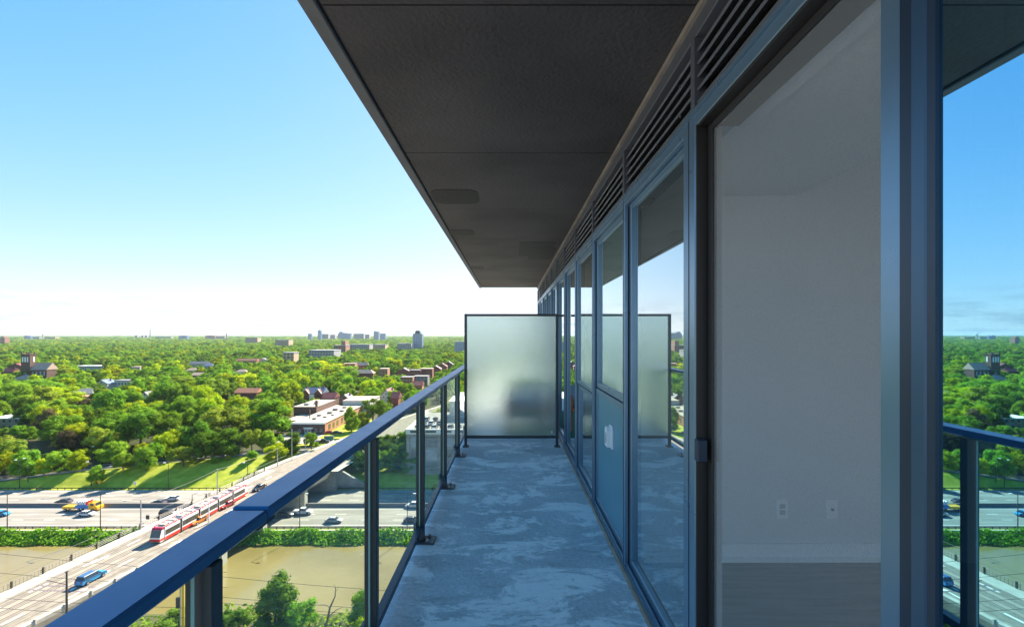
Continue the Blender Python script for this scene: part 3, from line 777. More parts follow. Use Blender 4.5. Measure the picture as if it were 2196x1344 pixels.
LM = [leaf_mat('leaf_deep_green', (.070, .150, .018), (.140, .240, .030), .36),
      leaf_mat('leaf_mid_green', (.135, .262, .024), (.255, .410, .046), .40),
      leaf_mat('leaf_yellow_green', (.270, .350, .014), (.44, .50, .028), .42),
      leaf_mat('leaf_olive', (.18, .255, .034), (.29, .365, .056), .42),
      leaf_mat('leaf_dry_brown', (.085, .070, .035), (.14, .115, .06), .2)]
LN = ['deep green', 'mid green', 'yellow-green', 'olive green', 'half-bare brownish']
vine_m = LM[1]
def vpos(g, n):
    x = g.uniform(-270, 60, n); t_ = g.uniform(0, 1, n) ** .8
    bul = .5 * np.sin(x * .31) + .4 * np.sin(x * .83 + 1)
    return np.stack([x, 117.2 + t_ * 4.0 + bul * .5, ZW + .0 + t_ * 2.4 + .5 * np.sin(x * .55) * t_ + g.uniform(-.3, .45, n)], 1)
stuff(tag(link('bank_creeper', quads_mesh('bank_creeper', leaf_patch(26000, 3, vpos, .36, (0, -.5, .8)), vine_m)), 'green creeper smothering the far river bank below the guardrail', 'creeper'))
def npos(g, n):
    x = g.uniform(-110, 20, n); y = 83.5 - g.uniform(0, 1, n) ** 1.5 * 12 + 2.2 * np.sin(x * .21)
    return np.stack([x, y, -50.1 + g.uniform(0, 1.5, n)], 1)
stuff(tag(link('bank_scrub', quads_mesh('bank_scrub', leaf_patch(7000, 4, npos, .38, (0, -.3, .8)), LM[3])), 'scrubby green growth on the near river bank', 'scrub'))
# ================================================================== trees
def ico():
    import bmesh
    bm = bmesh.new(); bmesh.ops.create_icosphere(bm, subdivisions=1, radius=1)
    v = np.array([p.co[:] for p in bm.verts]); f = [tuple(x.index for x in q.verts) for q in bm.faces]; bm.free()
    return v, f
ICO = ico()
def crown_mesh(name, seed, nclump, nleaf, leaf, shape, m):
    """crown in unit size: about 1 wide (radius .5) and 1 tall, built from leaf clumps round dark cores"""
    g = np.random.default_rng(seed); C = []; Rr = []
    for k in range(nclump):
        a = g.uniform(0, 2 * math.pi); 
        if shape == 'dome':
            h = g.uniform(.18, .86); rr = .36 * math.sqrt(max(.05, 1 - ((h - .38) / .56) ** 2)) * g.uniform(.62, 1.08)
        elif shape == 'oval':
            h = g.uniform(.14, .88); rr = .31 * math.sqrt(max(.04, 1 - ((h - .46) / .50) ** 2)) * g.uniform(.55, 1.05)
        elif shape == 'cone':
            h = g.uniform(.08, .92); rr = .34 * (1 - h) * g.uniform(.7, 1.05)
        else:
            h = g.uniform(.2, .8); rr = .40 * g.uniform(.3, 1.0) * (1 - .35 * h)
        r_ = g.uniform(.095, .165) * (1.0 if shape != 'cone' else .75)
        C.append((rr * math.cos(a), rr * math.sin(a), h)); Rr.append(r_)
    C.append((0, 0, .5)); Rr.append(.2)
    C = np.array(C); Rr = np.array(Rr)
    per = max(4, nleaf // len(C)); P = []
    for c, r_ in zip(C, Rr):
        dirs = g.normal(0, 1, (per, 3)); dirs[:, 2] = dirs[:, 2] * .9 + .25; dirs /= np.linalg.norm(dirs, axis=1)[:, None]
        pos = c + dirs * (r_ * g.uniform(.72, 1.16, per))[:, None] * np.array([1, 1, .86])
        nrm = dirs + g.normal(0, .33, dirs.shape); nrm /= np.linalg.norm(nrm, axis=1)[:, None]
        u = np.cross(nrm, g.normal(0, 1, dirs.shape)); u /= np.linalg.norm(u, axis=1)[:, None]; w = np.cross(nrm, u)
        s = (leaf * g.uniform(.6, 1.4, per))[:, None]
        P.append(np.stack([pos - u * s, pos - w * s * .65, pos + u * s, pos + w * s * .65], 1).reshape(-1, 3))
    P = np.concatenate(P)
    cv = []; cf = []
    for c, r_ in zip(C, Rr):
        b = len(cv); jit = g.uniform(.6, .86, len(ICO[0]))[:, None]
        cv += (c + ICO[0] * r_ * jit * np.array([1, 1, .82])).tolist(); cf += [tuple(i + b for i in f) for f in ICO[1]]
    return quads_mesh(name, P, m, (cv, cf))
M_BARK = mat('bark', (.075, .058, .045), .9, col2=(.13, .105, .085), nscale=4, bump=.5)
def trunk_mesh(seed):
    g = random.Random(seed); q = MB()
    q.tube([(0, 0, -.04), (g.uniform(-.01, .01), g.uniform(-.01, .01), .2), (g.uniform(-.02, .02), g.uniform(-.02, .02), .42), (0, 0, .7)], [.028, .022, .018, .006], 7)
    for k in range(5):
        a = g.uniform(0, 6.28); z = g.uniform(.2, .4); r_ = g.uniform(.2, .34)
        q.tube([(0, 0, z), (r_ * .5 * math.cos(a), r_ * .5 * math.sin(a), z + .13), (r_ * math.cos(a), r_ * math.sin(a), z + .32)], [.013, .009, .003], 5)
    return q.mesh('trunk', M_BARK)
TR = [trunk_mesh(i) for i in range(3)]
SH = ['dome', 'dome', 'dome', 'oval', 'dome', 'spread', 'oval', 'dome']
CR_HI = [crown_mesh('crown', 100 + i, 30 + 3 * (i % 4), 5200, .020, s, LM[1]) for i, s in enumerate(SH)]
CR_MD = [crown_mesh('crown', 200 + i, 20 + 2 * (i % 4), 1500, .034, s, LM[i % 4]) for i, s in enumerate(SH)]
CR_CONE = crown_mesh('crown', 300, 34, 3200, .020, 'cone', LM[0])
TREES = []                                      # x, d, width, height, colour, shape, detail, label
def add_tree(x, d, w, h, ci, si=None, label=None, z=None, cone=False):
    TREES.append(dict(x=x, d=d, w=w, h=h, c=ci, s=rnd.randrange(8) if si is None else si, label=label, z=ground(x, d) if z is None else z, cone=cone))
def tree_top(px, top, wpx, h, ci, label=None, **k):
    """tree whose top shows at a photo pixel; distance follows from its height"""
    d = 300.0
    for _ in range(30):
        x = (px - VX) / FPX * d; d = FPX * (CAM_Z - ground(x, d) - h) / (top - VY)
    add_tree(x, d, wpx * d / FPX, h, ci, label=label, **k)
def tree_base(px, base, wpx, hpx, ci, label=None, **k):
    p = hit(px, base); s = p.y / FPX
    add_tree(p.x, p.y, wpx * s, hpx * s, ci, label=label, **k)
# on and below the grass bank
for a in ((208, 1038, 42, 46, 1, 'small round tree standing alone on the grass bank by a yellow diamond sign'),
          (264, 1008, 46, 40, 1, 'low round bush tree between the side road and the grass bank'),
          (312, 1010, 52, 56, 1, 'plump mid-green tree at the top edge of the grass bank'),
          (393, 1000, 64, 44, 3, 'wide olive shrub tree hiding part of the side road'),
          (459, 996, 17, 18, 1, 'smaller lone shrub at the top of the mown grass bank'),
          (489, 989, 13, 14, 2, 'tiny lone sapling beside the side road kerb'),
          (540, 986, 28, 24, 1, 'neat round shrub beside the side road near the bridge end'),
          (592, 990, 58, 42, 2, 'bright green shrub tree beside the bridge end wire pole'),
          (625, 972, 52, 46, 0, 'dark shrub mass behind the bright shrub at the bridge end'),
          (668, 966, 36, 42, 1, 'rounded roadside tree at the end of the pavement below the brick school'),
          (14, 1022, 56, 56, 2, 'yellow-green tree at the photo edge behind the side road'),
          (54, 1022, 70, 60, 1, 'round full green tree behind the lower end of the side road'),
          (94, 1018, 36, 38, 2, 'small yellowish tree squeezed between two round trees by the side road'),
          (128, 1014, 58, 52, 1, 'broad green tree over the guardrail of the side road'),
          (166, 1010, 48, 46, 2, 'yellow-green rounded tree above the bend of the side road'),
          (238, 985, 36, 62, 0, 'slim dark conifer rising above the side road'),
          (350, 985, 62, 60, 2, 'yellow-green tree above the parked cars of the side road'),
          (330, 995, 40, 48, 1, 'green tree overlapping the yellow-green one by the side road'),
          (440, 985, 70, 62, 0, 'very dark broad tree behind the side road kerb'),
          (490, 980, 68, 60, 0, 'dark spreading tree next to the parking pocket of the side road'),
          (540, 970, 52, 54, 3, 'olive tree behind the round shrub at the bridge end'),
          (575, 965, 44, 44, 1, 'green tree between the bridge end and the school forecourt')):
    tree_base(*a, cone=(a[0] == 238))
# large trees that stand out
for a in ((475, 868, 112, 15, 3, 'huge olive-crowned tree left of the domed tree by the school'),
          (582, 856, 108, 16, 1, 'largest domed tree, directly left of the flat-roofed school'),
          (352, 876, 70, 14, 1, 'tall ragged tree over the dark hollow of the wooded slope'),
          (235, 876, 74, 14, 1, 'upright light tree in front of the dark wooded hollow'),
          (300, 880, 90, 15, 0, 'shadowed tree filling the dark wooded hollow'),
          (420, 900, 80, 13, 0, 'dark tree low on the wooded slope under the huge olive one'),
          (55, 862, 50, 13, 0, 'dark round tree right of the pale flat building at the photo edge'),
          (85, 895, 90, 12, 1, 'broad light tree on the lower wooded slope'),
          (150, 905, 80, 12, 1, 'medium tree on the lower wooded slope beside a bare brown one'),
          (200, 915, 70, 11, 3, 'grey-olive tree on the lower wooded slope'),
          (60, 935, 50, 10, 4, 'half-bare brownish tree low on the wooded slope'),
          (98, 875, 56, 12, 4, 'bare brownish tree at the crest of the wooded slope'),
          (30, 925, 70, 11, 2, 'yellowish tree at the photo edge on the wooded slope'),
          (75, 812, 130, 15, 1, 'massive spreading tree in front of the church'),
          (125, 826, 100, 14, 2, 'yellow-green tree in front of the church roof'),
          (20, 820, 80, 14, 1, 'full tree below the maroon gables at the photo edge'),
          (70, 790, 60, 13, 0, 'dark tree directly below the church tower'),
          (215, 792, 60, 14, 0, 'dark tree above the blue gabled house'),
          (248, 785, 62, 15, 2, 'golden-green tree right of the church'),
          (190, 850, 44, 8, 4, 'low purple-brown tree beside the pale roofs'),
          (700, 772, 120, 16, 2, 'very large yellow-green grove tree behind the Victorian house'),
          (640, 790, 110, 15, 1, 'large green grove tree left of the yellow-green one'),
          (755, 782, 60, 14, 1, 'tall tree at the edge of the brick terraces'),
          (585, 805, 80, 14, 1, 'bushy tree above the domed tree by the school'),
          (530, 800, 80, 14, 2, 'yellow-green bushy tree above the terracotta roof'),
          (470, 790, 90, 14, 1, 'rounded tree left of the terracotta roof'),
          (390, 805, 90, 14, 3, 'olive tree below the curving residential street'),
          (800, 812, 66, 12, 1, 'light tree in front of the pink-roofed terraces'),
          (850, 812, 40, 11, 2, 'yellow tree in front of the brick row houses'),
          (772, 812, 44, 11, 0, 'dark green tree beside the brick row houses'),
          (880, 818, 42, 11, 1, 'round green tree right of the yellow one by the row houses'),
          (757, 706, 0, 0, 0, None)):
    if a[2]: tree_top(*a)
tree_base(800, 906, 66, 54, 0, 'dark round tree with dense crown beside the school lawn', si=0)
tree_base(754, 926, 42, 56, 1, 'slender light tree with visible trunk on the school lawn', si=3)
tree_base(845, 868, 40, 34, 1, 'round tree beside the half-timbered gable house', si=1)
# near river bank
add_tree(-41.2, 80, 9.2, 10.2, 0, 3, 'bushy tree on the near river bank seen through the railing glass')
add_tree(-36.0, 79, 6.5, 6.5, 1, 0, 'lighter bush beside the river bank tree, seen through the railing glass')
add_tree(-26.0, 79.5, 5.2, 8.0, 1, 6, 'leafy tree by the dead snag, next to the second railing post')
add_tree(-24.6, 76.5, 4.0, 4.8, 2, 1, 'small yellow-tinged bush below the leafy tree by the dead snag')
add_tree(-48.0, 79, 6.0, 4.5, 0, 1, 'low dark bush on the near bank beside the first railing post')
add_tree(-58.0, 80, 7.5, 4.0, 3, 2, 'low olive bush on the near bank by the yellow pole')
# wood on the shaded embankment right of the bridge, seen through the railing glass
k = 0
for d, y0, n in ((166, -54, 5), (174, -56, 5), (184, -52, 3)):
    for i in range(n):
        k += 1
        add_tree(y0 + i * 4.6 + rnd.uniform(-1, 1), d + rnd.uniform(-2, 2), rnd.uniform(7, 10), rnd.uniform(8, 11), rnd.choice((0, 0, 1)), None, None)
        TREES[-1]['zone'] = 'embank'
# keep-out areas: streets, school, houses (x0,x1,y0,y1)
KEEP = [(-114, -78, 196, 292), (-40, 8, 158, 212), (-84, -40, 150, 215)]
HOUSES = []
def blocked(x, d, r):
    for a, b, c_, e in KEEP:
        if a - r * .6 < x < b + r * .6 and c_ - r * .6 < d < e + r * .6: return True
    sl_, sr_ = interp(d, ST_L), interp(d, ST_R)
    if d < 430 and sl_ - 4 - r * .5 < x < sr_ + 4 + r * .5: return True
    return False
# ================================================================== buildings
VIS = []                                         # sight lines kept open: px0, px1, py of the lowest visible point, distance
def brick(name, c1, c2): return mat(name, c1, .85, col2=c2, nscale=1.2, detail=8, bump=.3, bscale=6)
M_BRK = brick('red_brick', (.26, .085, .055), (.20, .06, .042))
M_BRKD = brick('dark_brick', (.13, .075, .06), (.095, .055, .045))
M_BRKO = brick('orange_brick', (.42, .20, .11), (.34, .15, .085))
M_STUC = brick('pale_stucco', (.62, .58, .50), (.52, .49, .43))
M_WHT = brick('white_siding', (.52, .50, .46), (.44, .425, .40))
M_RPINK = mat('pinkish_shingle', (.46, .33, .25), .85, col2=(.38, .27, .21), nscale=.8)
M_RGRY = mat('grey_shingle', (.24, .24, .25), .85, col2=(.18, .18, .19), nscale=.8)
M_RBLU = mat('blue_grey_shingle', (.14, .20, .29), .8, col2=(.10, .15, .22), nscale=.8)
M_RTER = mat('terracotta_shingle', (.50, .22, .12), .85, col2=(.40, .17, .10), nscale=.8)
M_RMAR = mat('maroon_shingle', (.20, .045, .05), .8, col2=(.15, .035, .04), nscale=.8)
M_FLAT = mat('gravel_roof', (.46, .40, .31), .9, col2=(.36, .31, .25), nscale=.35, detail=9)
M_WIN = mat('window_dark_glass', (.03, .04, .05), .12, spec=.8)
M_WINB = mat('window_pale_glass', (.30, .36, .42), .12, spec=.8)
M_TRIM = mat('white_paint', (.78, .77, .74), .6)
def place_top(px, top, H):
    d = 300.0
    for _ in range(40):
        x = (px - VX) / FPX * d; d = FPX * (CAM_Z - ground(x, d) - H) / (top - VY)
    return x, d, ground(x, d)
WIN_ME = MB().box(-.5, .5, -.06, .02, 0, 1.45).mesh('window', M_WIN)
SILL_ME = MB().box(-.58, .58, -.12, -.061, -.12, 0).mesh('sill', M_TRIM)
DOOR_ME = MB().box(-.5, .5, -.06, .02, 0, 2.1).mesh('door', M_RMAR)
CHIM_ME = MB().box(-.4, .4, -.4, .4, -1.2, 1.3).mesh('chimney', M_BRKD)
def house(px, top, wpx, H, label, wall=M_BRK, roof=M_RGRY, style='gable_front', rot=0.0, dp=9.0, vis=14, name='house', group='houses among the trees', cat='house'):
    x, d, z = place_top(px, top, H)
    w = wpx * d / FPX; y0 = d + dp / 2
    h = thing(name, label, cat, (x, y0, z), rot, group)
    VIS.append((px - wpx / 2 + 2, px + wpx / 2 - 2, top + vis * .6, d))
    KEEP.append((x - w / 2 - 1, x + w / 2 + 1, d - 1, d + dp + 1))
    e = .35; rh = {'flat': 0}.get(style, min(3.6, H * .38)); wh = H - rh
    if style == 'flat':
        B('wall', -w / 2, w / 2, -dp / 2, dp / 2, -1.5, H - .35, wall, h)
        B('roof', -w / 2 - .15, w / 2 + .15, -dp / 2 - .15, dp / 2 + .15, H - .349, H, roof, h)
    elif style == 'gable_front':
        q = MB().prism([(-w / 2, -1.5), (w / 2, -1.5), (w / 2, wh), (0, H - .25), (-w / 2, wh)], -dp / 2, dp / 2, 'y'); q.build('wall', wall, h)
        q = MB().prism([(-w / 2 - e, wh - .25), (0, H - .18), (w / 2 + e, wh - .25), (w / 2 + e, wh - .02), (0, H + .08), (-w / 2 - e, wh - .02)], -dp / 2 - e, dp / 2 + e, 'y'); rf_ = q.build('roof', roof, h)
        link('chimney', CHIM_ME, rf_, (w * .22, dp * .2, H - rh * .3))
        link('window', WIN_ME, h, (0, -dp / 2 - .001, wh + .2), scale=(.8, 1, .75))
    elif style == 'twin':
        B('wall', -w / 2, w / 2, -dp / 2, dp / 2, -1.5, wh, wall, h)
        q = MB().prism([(-dp / 2 - e, wh - .1), (0, H), (dp / 2 + e, wh - .1)], -w / 2 - e, w / 2 + e, 'x'); rf_ = q.build('roof', roof, h)
        for sx in (-.3, .3):
            gw = w * .17
            q = MB().prism([(sx * w - gw, -1.5), (sx * w + gw, -1.5), (sx * w + gw, wh + .1), (sx * w, H - .5), (sx * w - gw, wh + .1)], -dp / 2 - 1.2, -dp / 2 + 2.5, 'y'); gb = q.build('gable', wall, h)
            q = MB().prism([(sx * w - gw - .25, wh - .05), (sx * w, H - .35), (sx * w + gw + .25, wh - .05), (sx * w, H - .75)], -dp / 2 - 1.35, -dp / 2 - 1.0, 'y'); q.build('bargeboard', M_TRIM, gb)
            for zz in (.9, 3.9): link('window', WIN_ME, h, (sx * w, -dp / 2 - 1.21, zz))
        B('porch', -w * .12, w * .12, -dp / 2 - 1.3, -dp / 2 - .001, 0, 5.2, M_TRIM, h)
        for cx in (-.42, .42): link('chimney', CHIM_ME, rf_, (w * cx, 0, H - .6))
    else:
        B('wall', -w / 2, w / 2, -dp / 2, dp / 2, -1.5, wh, wall, h)
        if style == 'hip':
            i = min(w, dp) * .42
            V = [(-w / 2 - e, -dp / 2 - e, wh), (w / 2 + e, -dp / 2 - e, wh), (w / 2 + e, dp / 2 + e, wh), (-w / 2 - e, dp / 2 + e, wh), (-w / 2 + i, 0, H), (w / 2 - i, 0, H)]
            q = MB().add(V, [(0, 1, 5, 4), (1, 2, 5), (2, 3, 4, 5), (3, 0, 4), (3, 2, 1, 0)])
        else:
            q = MB().prism([(-dp / 2 - e, wh - .1), (0, H), (dp / 2 + e, wh - .1)], -w / 2 - e, w / 2 + e, 'x')
        rf_ = q.build('roof', roof, h)
        link('chimney', CHIM_ME, rf_, (w * .3, dp * .12, H - .7))
    n = max(1, int(w / 2.6))
    for fl_ in range(max(1, int(wh / 2.9))):
        for k in range(n):
            if style == 'twin': break
            xx = (k + .5) / n * w - w / 2
            if fl_ == 0 and k == n // 2 and style != 'flat': link('door', DOOR_ME, h, (xx, -dp / 2 - .001, .1)); continue
            wn = link('window', WIN_ME, h, (xx, -dp / 2 - .001, fl_ * 2.9 + .95)); link('sill', SILL_ME, wn)
    return h
# church
cx_, cd_, cz_ = (54 - VX) / FPX * 430, 430, ground(-455, 430)
ch = thing('brick_church', 'dark brick church with square belfry tower and long pinkish roof', 'church', (cx_, cd_, cz_))
tw_, td_ = 8.0, 6.0; tz = CAM_Z - (758 - VY) / FPX * cd_ - cz_
B('tower', -tw_ / 2, tw_ / 2, 0, td_, -2, tz - 1.2, M_BRKD, ch)
B('tower_cornice', -tw_ / 2 - .25, tw_ / 2 + .25, -.25, td_ + .25, tz - 1.199, tz - .5, M_BRKD, ch)
for sx in (-1, 1):
    for yy in (.6, td_ - .6): B('pinnacle', sx * (tw_ / 2 - .5) - .6, sx * (tw_ / 2 - .5) + .6, yy - .6, yy + .6, tz - .499, tz + 1.0, M_BRKD, ch)
B('buttress', tw_ / 2 + .001, tw_ / 2 + 1.1, -.6, 1.6, -2, tz - 2, M_BRKD, ch)
for xx in (-2.3, 0, 2.3): B('belfry_opening', xx - .65, xx + .65, -.12, -.001, tz - 8.0, tz - 3.2, M_TRIM, ch)
for yy in (1.9, 4.1): B('belfry_opening', tw_ / 2 + .001, tw_ / 2 + .1, yy - .6, yy + .6, tz - 8.0, tz - 3.2, M_TRIM, ch)
B('arched_window', -1.4, 1.4, -.12, -.001, tz - 20, tz - 15.5, M_WINB, ch)
rz = CAM_Z - (778 - VY) / FPX * cd_ - cz_
q = MB().prism([(-6, rz - 6.5), (0, rz), (6, rz - 6.5)], tw_ / 2 + 1.2, tw_ / 2 + 17, 'x'); q.xf(Matrix.Translation((0, 5, 0))); q.build('roof', M_RPINK, ch)
B('nave_wall', tw_ / 2 + 1.5, tw_ / 2 + 16.7, -.4, 10.4, -2, rz - 6.4, M_BRKD, ch)
for k in range(4): B('nave_window', tw_ / 2 + 3 + k * 3.6, tw_ / 2 + 4.3 + k * 3.6, -.52, -.401, rz - 12, rz - 8, M_WINB, ch)
KEEP.append((cx_ - 6, cx_ + 23, cd_ - 2, cd_ + 13)); VIS.append((42, 112, 792, cd_))
# houses that show between the crowns
house(33, 779, 30, 10, 'maroon gabled brick house just left of the church tower', M_BRK, M_RMAR, vis=16)
house(13, 790, 26, 9, 'lower maroon-roofed house at the photo edge below the church', M_BRKD, M_RMAR, 'side', vis=10)
house(44, 804, 26, 8, 'small pale hip-roofed house under the church tower', M_STUC, M_RPINK, 'hip', vis=10)
house(100, 800, 18, 7, 'little pale house below the church roof', M_WHT, M_RGRY, 'hip', vis=8)
house(192, 784, 58, 6, 'long low white flat-roofed building right of the church', M_WHT, M_TRIM, 'flat', dp=12, vis=8)
house(217, 814, 26, 8.5, 'house with a blue front gable and white bargeboards', M_WHT, M_RBLU, vis=10)
house(262, 815, 34, 7.5, 'white sided house under the golden-green tree', M_WHT, M_RGRY, 'flat', vis=14)
house(172, 834, 50, 8, 'pale hip-roofed house pair beside the purple-brown tree', M_STUC, M_RGRY, 'hip', vis=16, dp=11)
house(170, 850, 40, 5, 'flat orange-tan roofed annex below the pale house pair', M_STUC, M_RTER, 'flat', vis=10)
house(8, 896, 66, 6, 'pale flat-roofed building at the photo edge on the slope', M_CONCG, M_TRIM, 'flat', vis=16, dp=10)
house(425, 775, 44, 8, 'row of grey-white roofs in the gap between crowns', M_WHT, M_RGRY, 'side', vis=9)
house(446, 779, 22, 7, 'blue-grey roofed house at the end of the grey-white roofs', M_STUC, M_RBLU, 'hip', vis=7)
house(409, 789, 24, 7, 'tan-roofed house above the curving residential street', M_STUC, M_RPINK, 'hip', vis=8)
house(425, 799, 30, 6.5, 'brown-tan low house at the curving residential street', M_BRKO, M_RPINK, 'side', vis=10)
house(528, 769, 44, 8, 'salmon-roofed house with chimneys far behind the olive tree', M_BRKO, M_RTER, 'side', vis=8)
house(562, 768, 26, 8, 'white gabled house beside the salmon roof', M_WHT, M_RGRY, vis=9)
house(620, 763, 24, 7, 'low building with a tan roof behind the grove', M_STUC, M_FLAT, 'flat', vis=8)
house(526, 833, 48, 7.5, 'terracotta-roofed house in front of the bushy trees', M_BRK, M_RTER, 'side', vis=10)
house(290, 786, 20, 6.5, 'pinkish low roof left of the olive trees', M_STUC, M_RPINK, 'flat', vis=6)
house(310, 840, 18, 7, 'small white gabled house in the middle of the wood', M_WHT, M_RGRY, vis=9)
house(516, 792, 24, 7, 'pale house right of the yellow-green bushy tree', M_STUC, M_RPINK, 'hip', vis=8)
house(670, 832, 44, 9.5, 'red brick Victorian pair with blue roof and two front gables', M_BRK, M_RBLU, 'twin', vis=24, dp=10)
house(704, 843, 26, 8, 'dark red brick house right of the Victorian pair', M_BRKD, M_RMAR, 'side', vis=14)
house(738, 846, 22, 8, 'grey-brown house behind the rear block of the school', M_BRKO, M_RGRY, vis=12)
house(828, 835, 22, 9.5, 'half-timbered gable house above the dark round tree', M_WHT, M_RMAR, vis=26, dp=14)
house(846, 842, 16, 9, 'tall maroon brick house beside the half-timbered gable', M_BRK, M_RMAR, 'side', vis=22)
tl = ((748, 779, 26, 11, 'brick terrace end with pale upper wall', M_BRKO, M_RPINK, 'flat', 22), (770, 777, 34, 11, 'long pink-tan terrace roof behind the terraces', M_BRK, M_RPINK, 'side', 14),
      (776, 793, 48, 9, 'brick terrace under a broad pinkish roof', M_BRK, M_RPINK, 'hip', 18), (822, 790, 18, 11, 'narrow orange brick apartment block with white balconies', M_BRKO, M_FLAT, 'flat', 20),
      (865, 789, 28, 10, 'brick row house with grey gable beside the round trees', M_BRK, M_RGRY, 'gable_front', 18), (890, 793, 24, 10, 'brick row house with twin white bays', M_BRK, M_RGRY, 'flat', 20),
      (914, 790, 26, 11, 'flat-roofed brick row house with white windows', M_BRK, M_FLAT, 'flat', 20), (872, 808, 26, 9, 'lower white-trimmed row house with blue door', M_BRKO, M_RGRY, 'flat', 14),
      (902, 806, 30, 9, 'grey-fronted row house behind the railing', M_RGRY, M_RGRY, 'flat', 14), (893, 818, 24, 8, 'brick semi below the grey-fronted row house', M_BRKO, M_RMAR, 'side', 14),
      (934, 784, 22, 11, 'steep-gabled brick row house climbing towards the screen', M_BRK, M_RGRY, 'gable_front', 18), (948, 779, 20, 11, 'farther gabled brick row house near the railing top', M_BRK, M_RMAR, 'gable_front', 16),
      (962, 775, 18, 11, 'farthest gabled row house left of the frosted screen', M_BRKD, M_RGRY, 'gable_front', 14))
for px, top, wp, H, lab, wl, ro, sty, vi in tl: house(px, top, wp, H, lab, wl, ro, sty, vis=vi, name='row_house', group='brick terraces', cat='row house')
# school
sc0 = thing('brick_school', 'flat-roofed single-storey brick school with white double doors and forecourt', 'school', (-92.3, 209, ZD - .05))
B('main_wall', -7.5, 7.5, 0, 53, 0, 5.0, M_BRKO, sc0)
B('front_wall', -7.52, 7.52, -.12, -.001, 0, 5.0, M_BRKD, sc0)
B('roof', -7.8, 7.8, -.35, 53, 5.001, 5.25, M_FLAT, sc0)
B('fascia', -7.85, 7.85, -.42, -.351, 4.55, 5.3, M_TRIM, sc0)
B('roof', -20, -7.9, 27, 53, 8.2, 8.4, M_FLAT, sc0); B('gym_wall', -19.8, -8.0, 27.2, 52.8, 0, 8.199, M_BRKD, sc0)
B('roof', -4, 12.3, 53.05, 73, 7.6, 7.85, M_FLAT, sc0); B('rear_wall', -3.8, 12, 53.2, 72.8, 0, 7.599, M_STUC, sc0)
B('side_wing_wall', -16, -7.53, 10, 26.9, 0, 4.2, M_WHT, sc0); B('roof', -16.2, -7.86, 9.8, 26.95, 4.201, 4.4, M_FLAT, sc0)
for k in range(2):
    dr = B('door', -1.9 + k * 1.55, -.4 + k * 1.55, -.2, -.121, 0, 2.5, M_WHT, sc0); B('pane', -1.6 + k * 1.55, -.7 + k * 1.55, -.23, -.201, 1.2, 2.1, M_WIN, dr)
B('entrance_surround', -2.4, 2.0, -.19, -.121, 2.501, 3.1, M_TRIM, sc0)
for xx in (-6.2, -4.2, 3.4, 5.8): 
    w_ = B('window', xx - .7, xx + .7, -.18, -.121, 1.3, 2.9, M_WIN, sc0); B('sill', xx - .8, xx + .8, -.25, -.181, 1.15, 1.3, M_TRIM, w_)
for yy in (4, 9, 14, 20, 26): B('side_window', 7.501, 7.56, yy, yy + 2.4, 1.2, 3.6, M_WIN, sc0)
B('chimney_stack', -8.6, -7.55, 27.0, 28.0, 8.41, 11.6, M_BRKD, sc0); B('vent_stack', -4.6, -4.2, 11, 11.4, 5.251, 9.4, M_BRKD, sc0)
for xx, yy, s in ((-1, 8, .9), (2, 13, .8), (-2.5, 17, 1.0), (3.5, 19, .7), (0, 24, 1.2), (4, 30, 1.1), (-1, 34, 1.3), (1, 42, 1.0)): B('roof_vent', xx - s, xx + s, yy, yy + s * 1.3, 5.251, 5.25 + s * .8, M_CONCG, sc0)
for xx, yy in ((-15, 31), (-12, 36)): B('roof_unit', xx - 1.2, xx + 1.2, yy, yy + 2, 8.401, 9.6, M_GALV, sc0)
VIS.append((622, 740, 935, 209)); VIS.append((632, 700, 900, 236)); VIS.append((735, 815, 868, 262)); VIS.append((640, 712, 962, 195)); VIS.append((700, 765, 930, 205))
struct(MB().add([(-101, 190, ZD + .03), (-71.5, 190, ZD + .03), (-84, 208.7, ZD + .03), (-103, 208.7, ZD + .03)], [(0, 1, 2, 3)]).build('forecourt', mat('forecourt_asphalt', (.33, .31, .28), .85, col2=(.26, .25, .23), nscale=.5)))
struct(MB().add([(-84.4, 200, ZD + .035), (-68.5, 200, ZD + .035), (-58, 245, upland(245) + .06), (-84.4, 245, upland(245) + .06)], [(0, 1, 2, 3)]).build('school_lawn', M_GRASS))
struct(MB().add([(-88, 186.5, ZD + .06), (-72, 188, ZD + .06), (-72.5, 191, ZD + .06), (-86, 190.2, ZD + .06)], [(0, 1, 2, 3)]).build('verge', M_GRASS))
# pale warehouse seen through the railing glass
wb = thing('parking_garage', 'pale parking garage with cars on its roof, seen through the railing glass', 'garage', (-37, 163, -48.4))
HW = 16.6
B('wall', 0, 42, 0, 42, 0, HW - 1.8, brick('pale_panel', (.36, .37, .34), (.30, .31, .285)), wb)
B('parapet', -.2, 42.2, -.2, .35, HW - 1.799, HW, M_TRIM, wb); B('parapet', -.2, .35, .351, 42, HW - 1.799, HW, M_TRIM, wb)
B('roof_deck', .351, 41.9, .351, 41.9, HW - 1.799, HW - 1.1, M_CONCG, wb)
for k in range(7): B('pilaster', .6 + k * 5.5, 1.1 + k * 5.5, -.3, -.001, 0, HW - 1.801, M_CONCL, wb)
for r_ in range(3):
    for k in range(7): B('wall_panel', 1.6 + k * 5.5, 5.6 + k * 5.5, -.12, -.001, 1 + r_ * 4.6, 4.8 + r_ * 4.6, M_CONCG if (r_ + k) % 2 else M_WINB, wb)
for k in range(7): B('parapet_opening', 1.4 + k * 5.5, 5.2 + k * 5.5, -.24, -.201, HW - 1.3, HW - .5, M_WIN, wb)
B('upper_block', 12, 42, 26, 42, HW - 1.09, HW + 6, mat('green_glass_wall', (.28, .38, .38), .3, col2=(.22, .30, .31), nscale=.3), wb)
B('upper_roof', 11.8, 42.2, 25.8, 42.2, HW + 6.001, HW + 6.4, M_TRIM, wb)
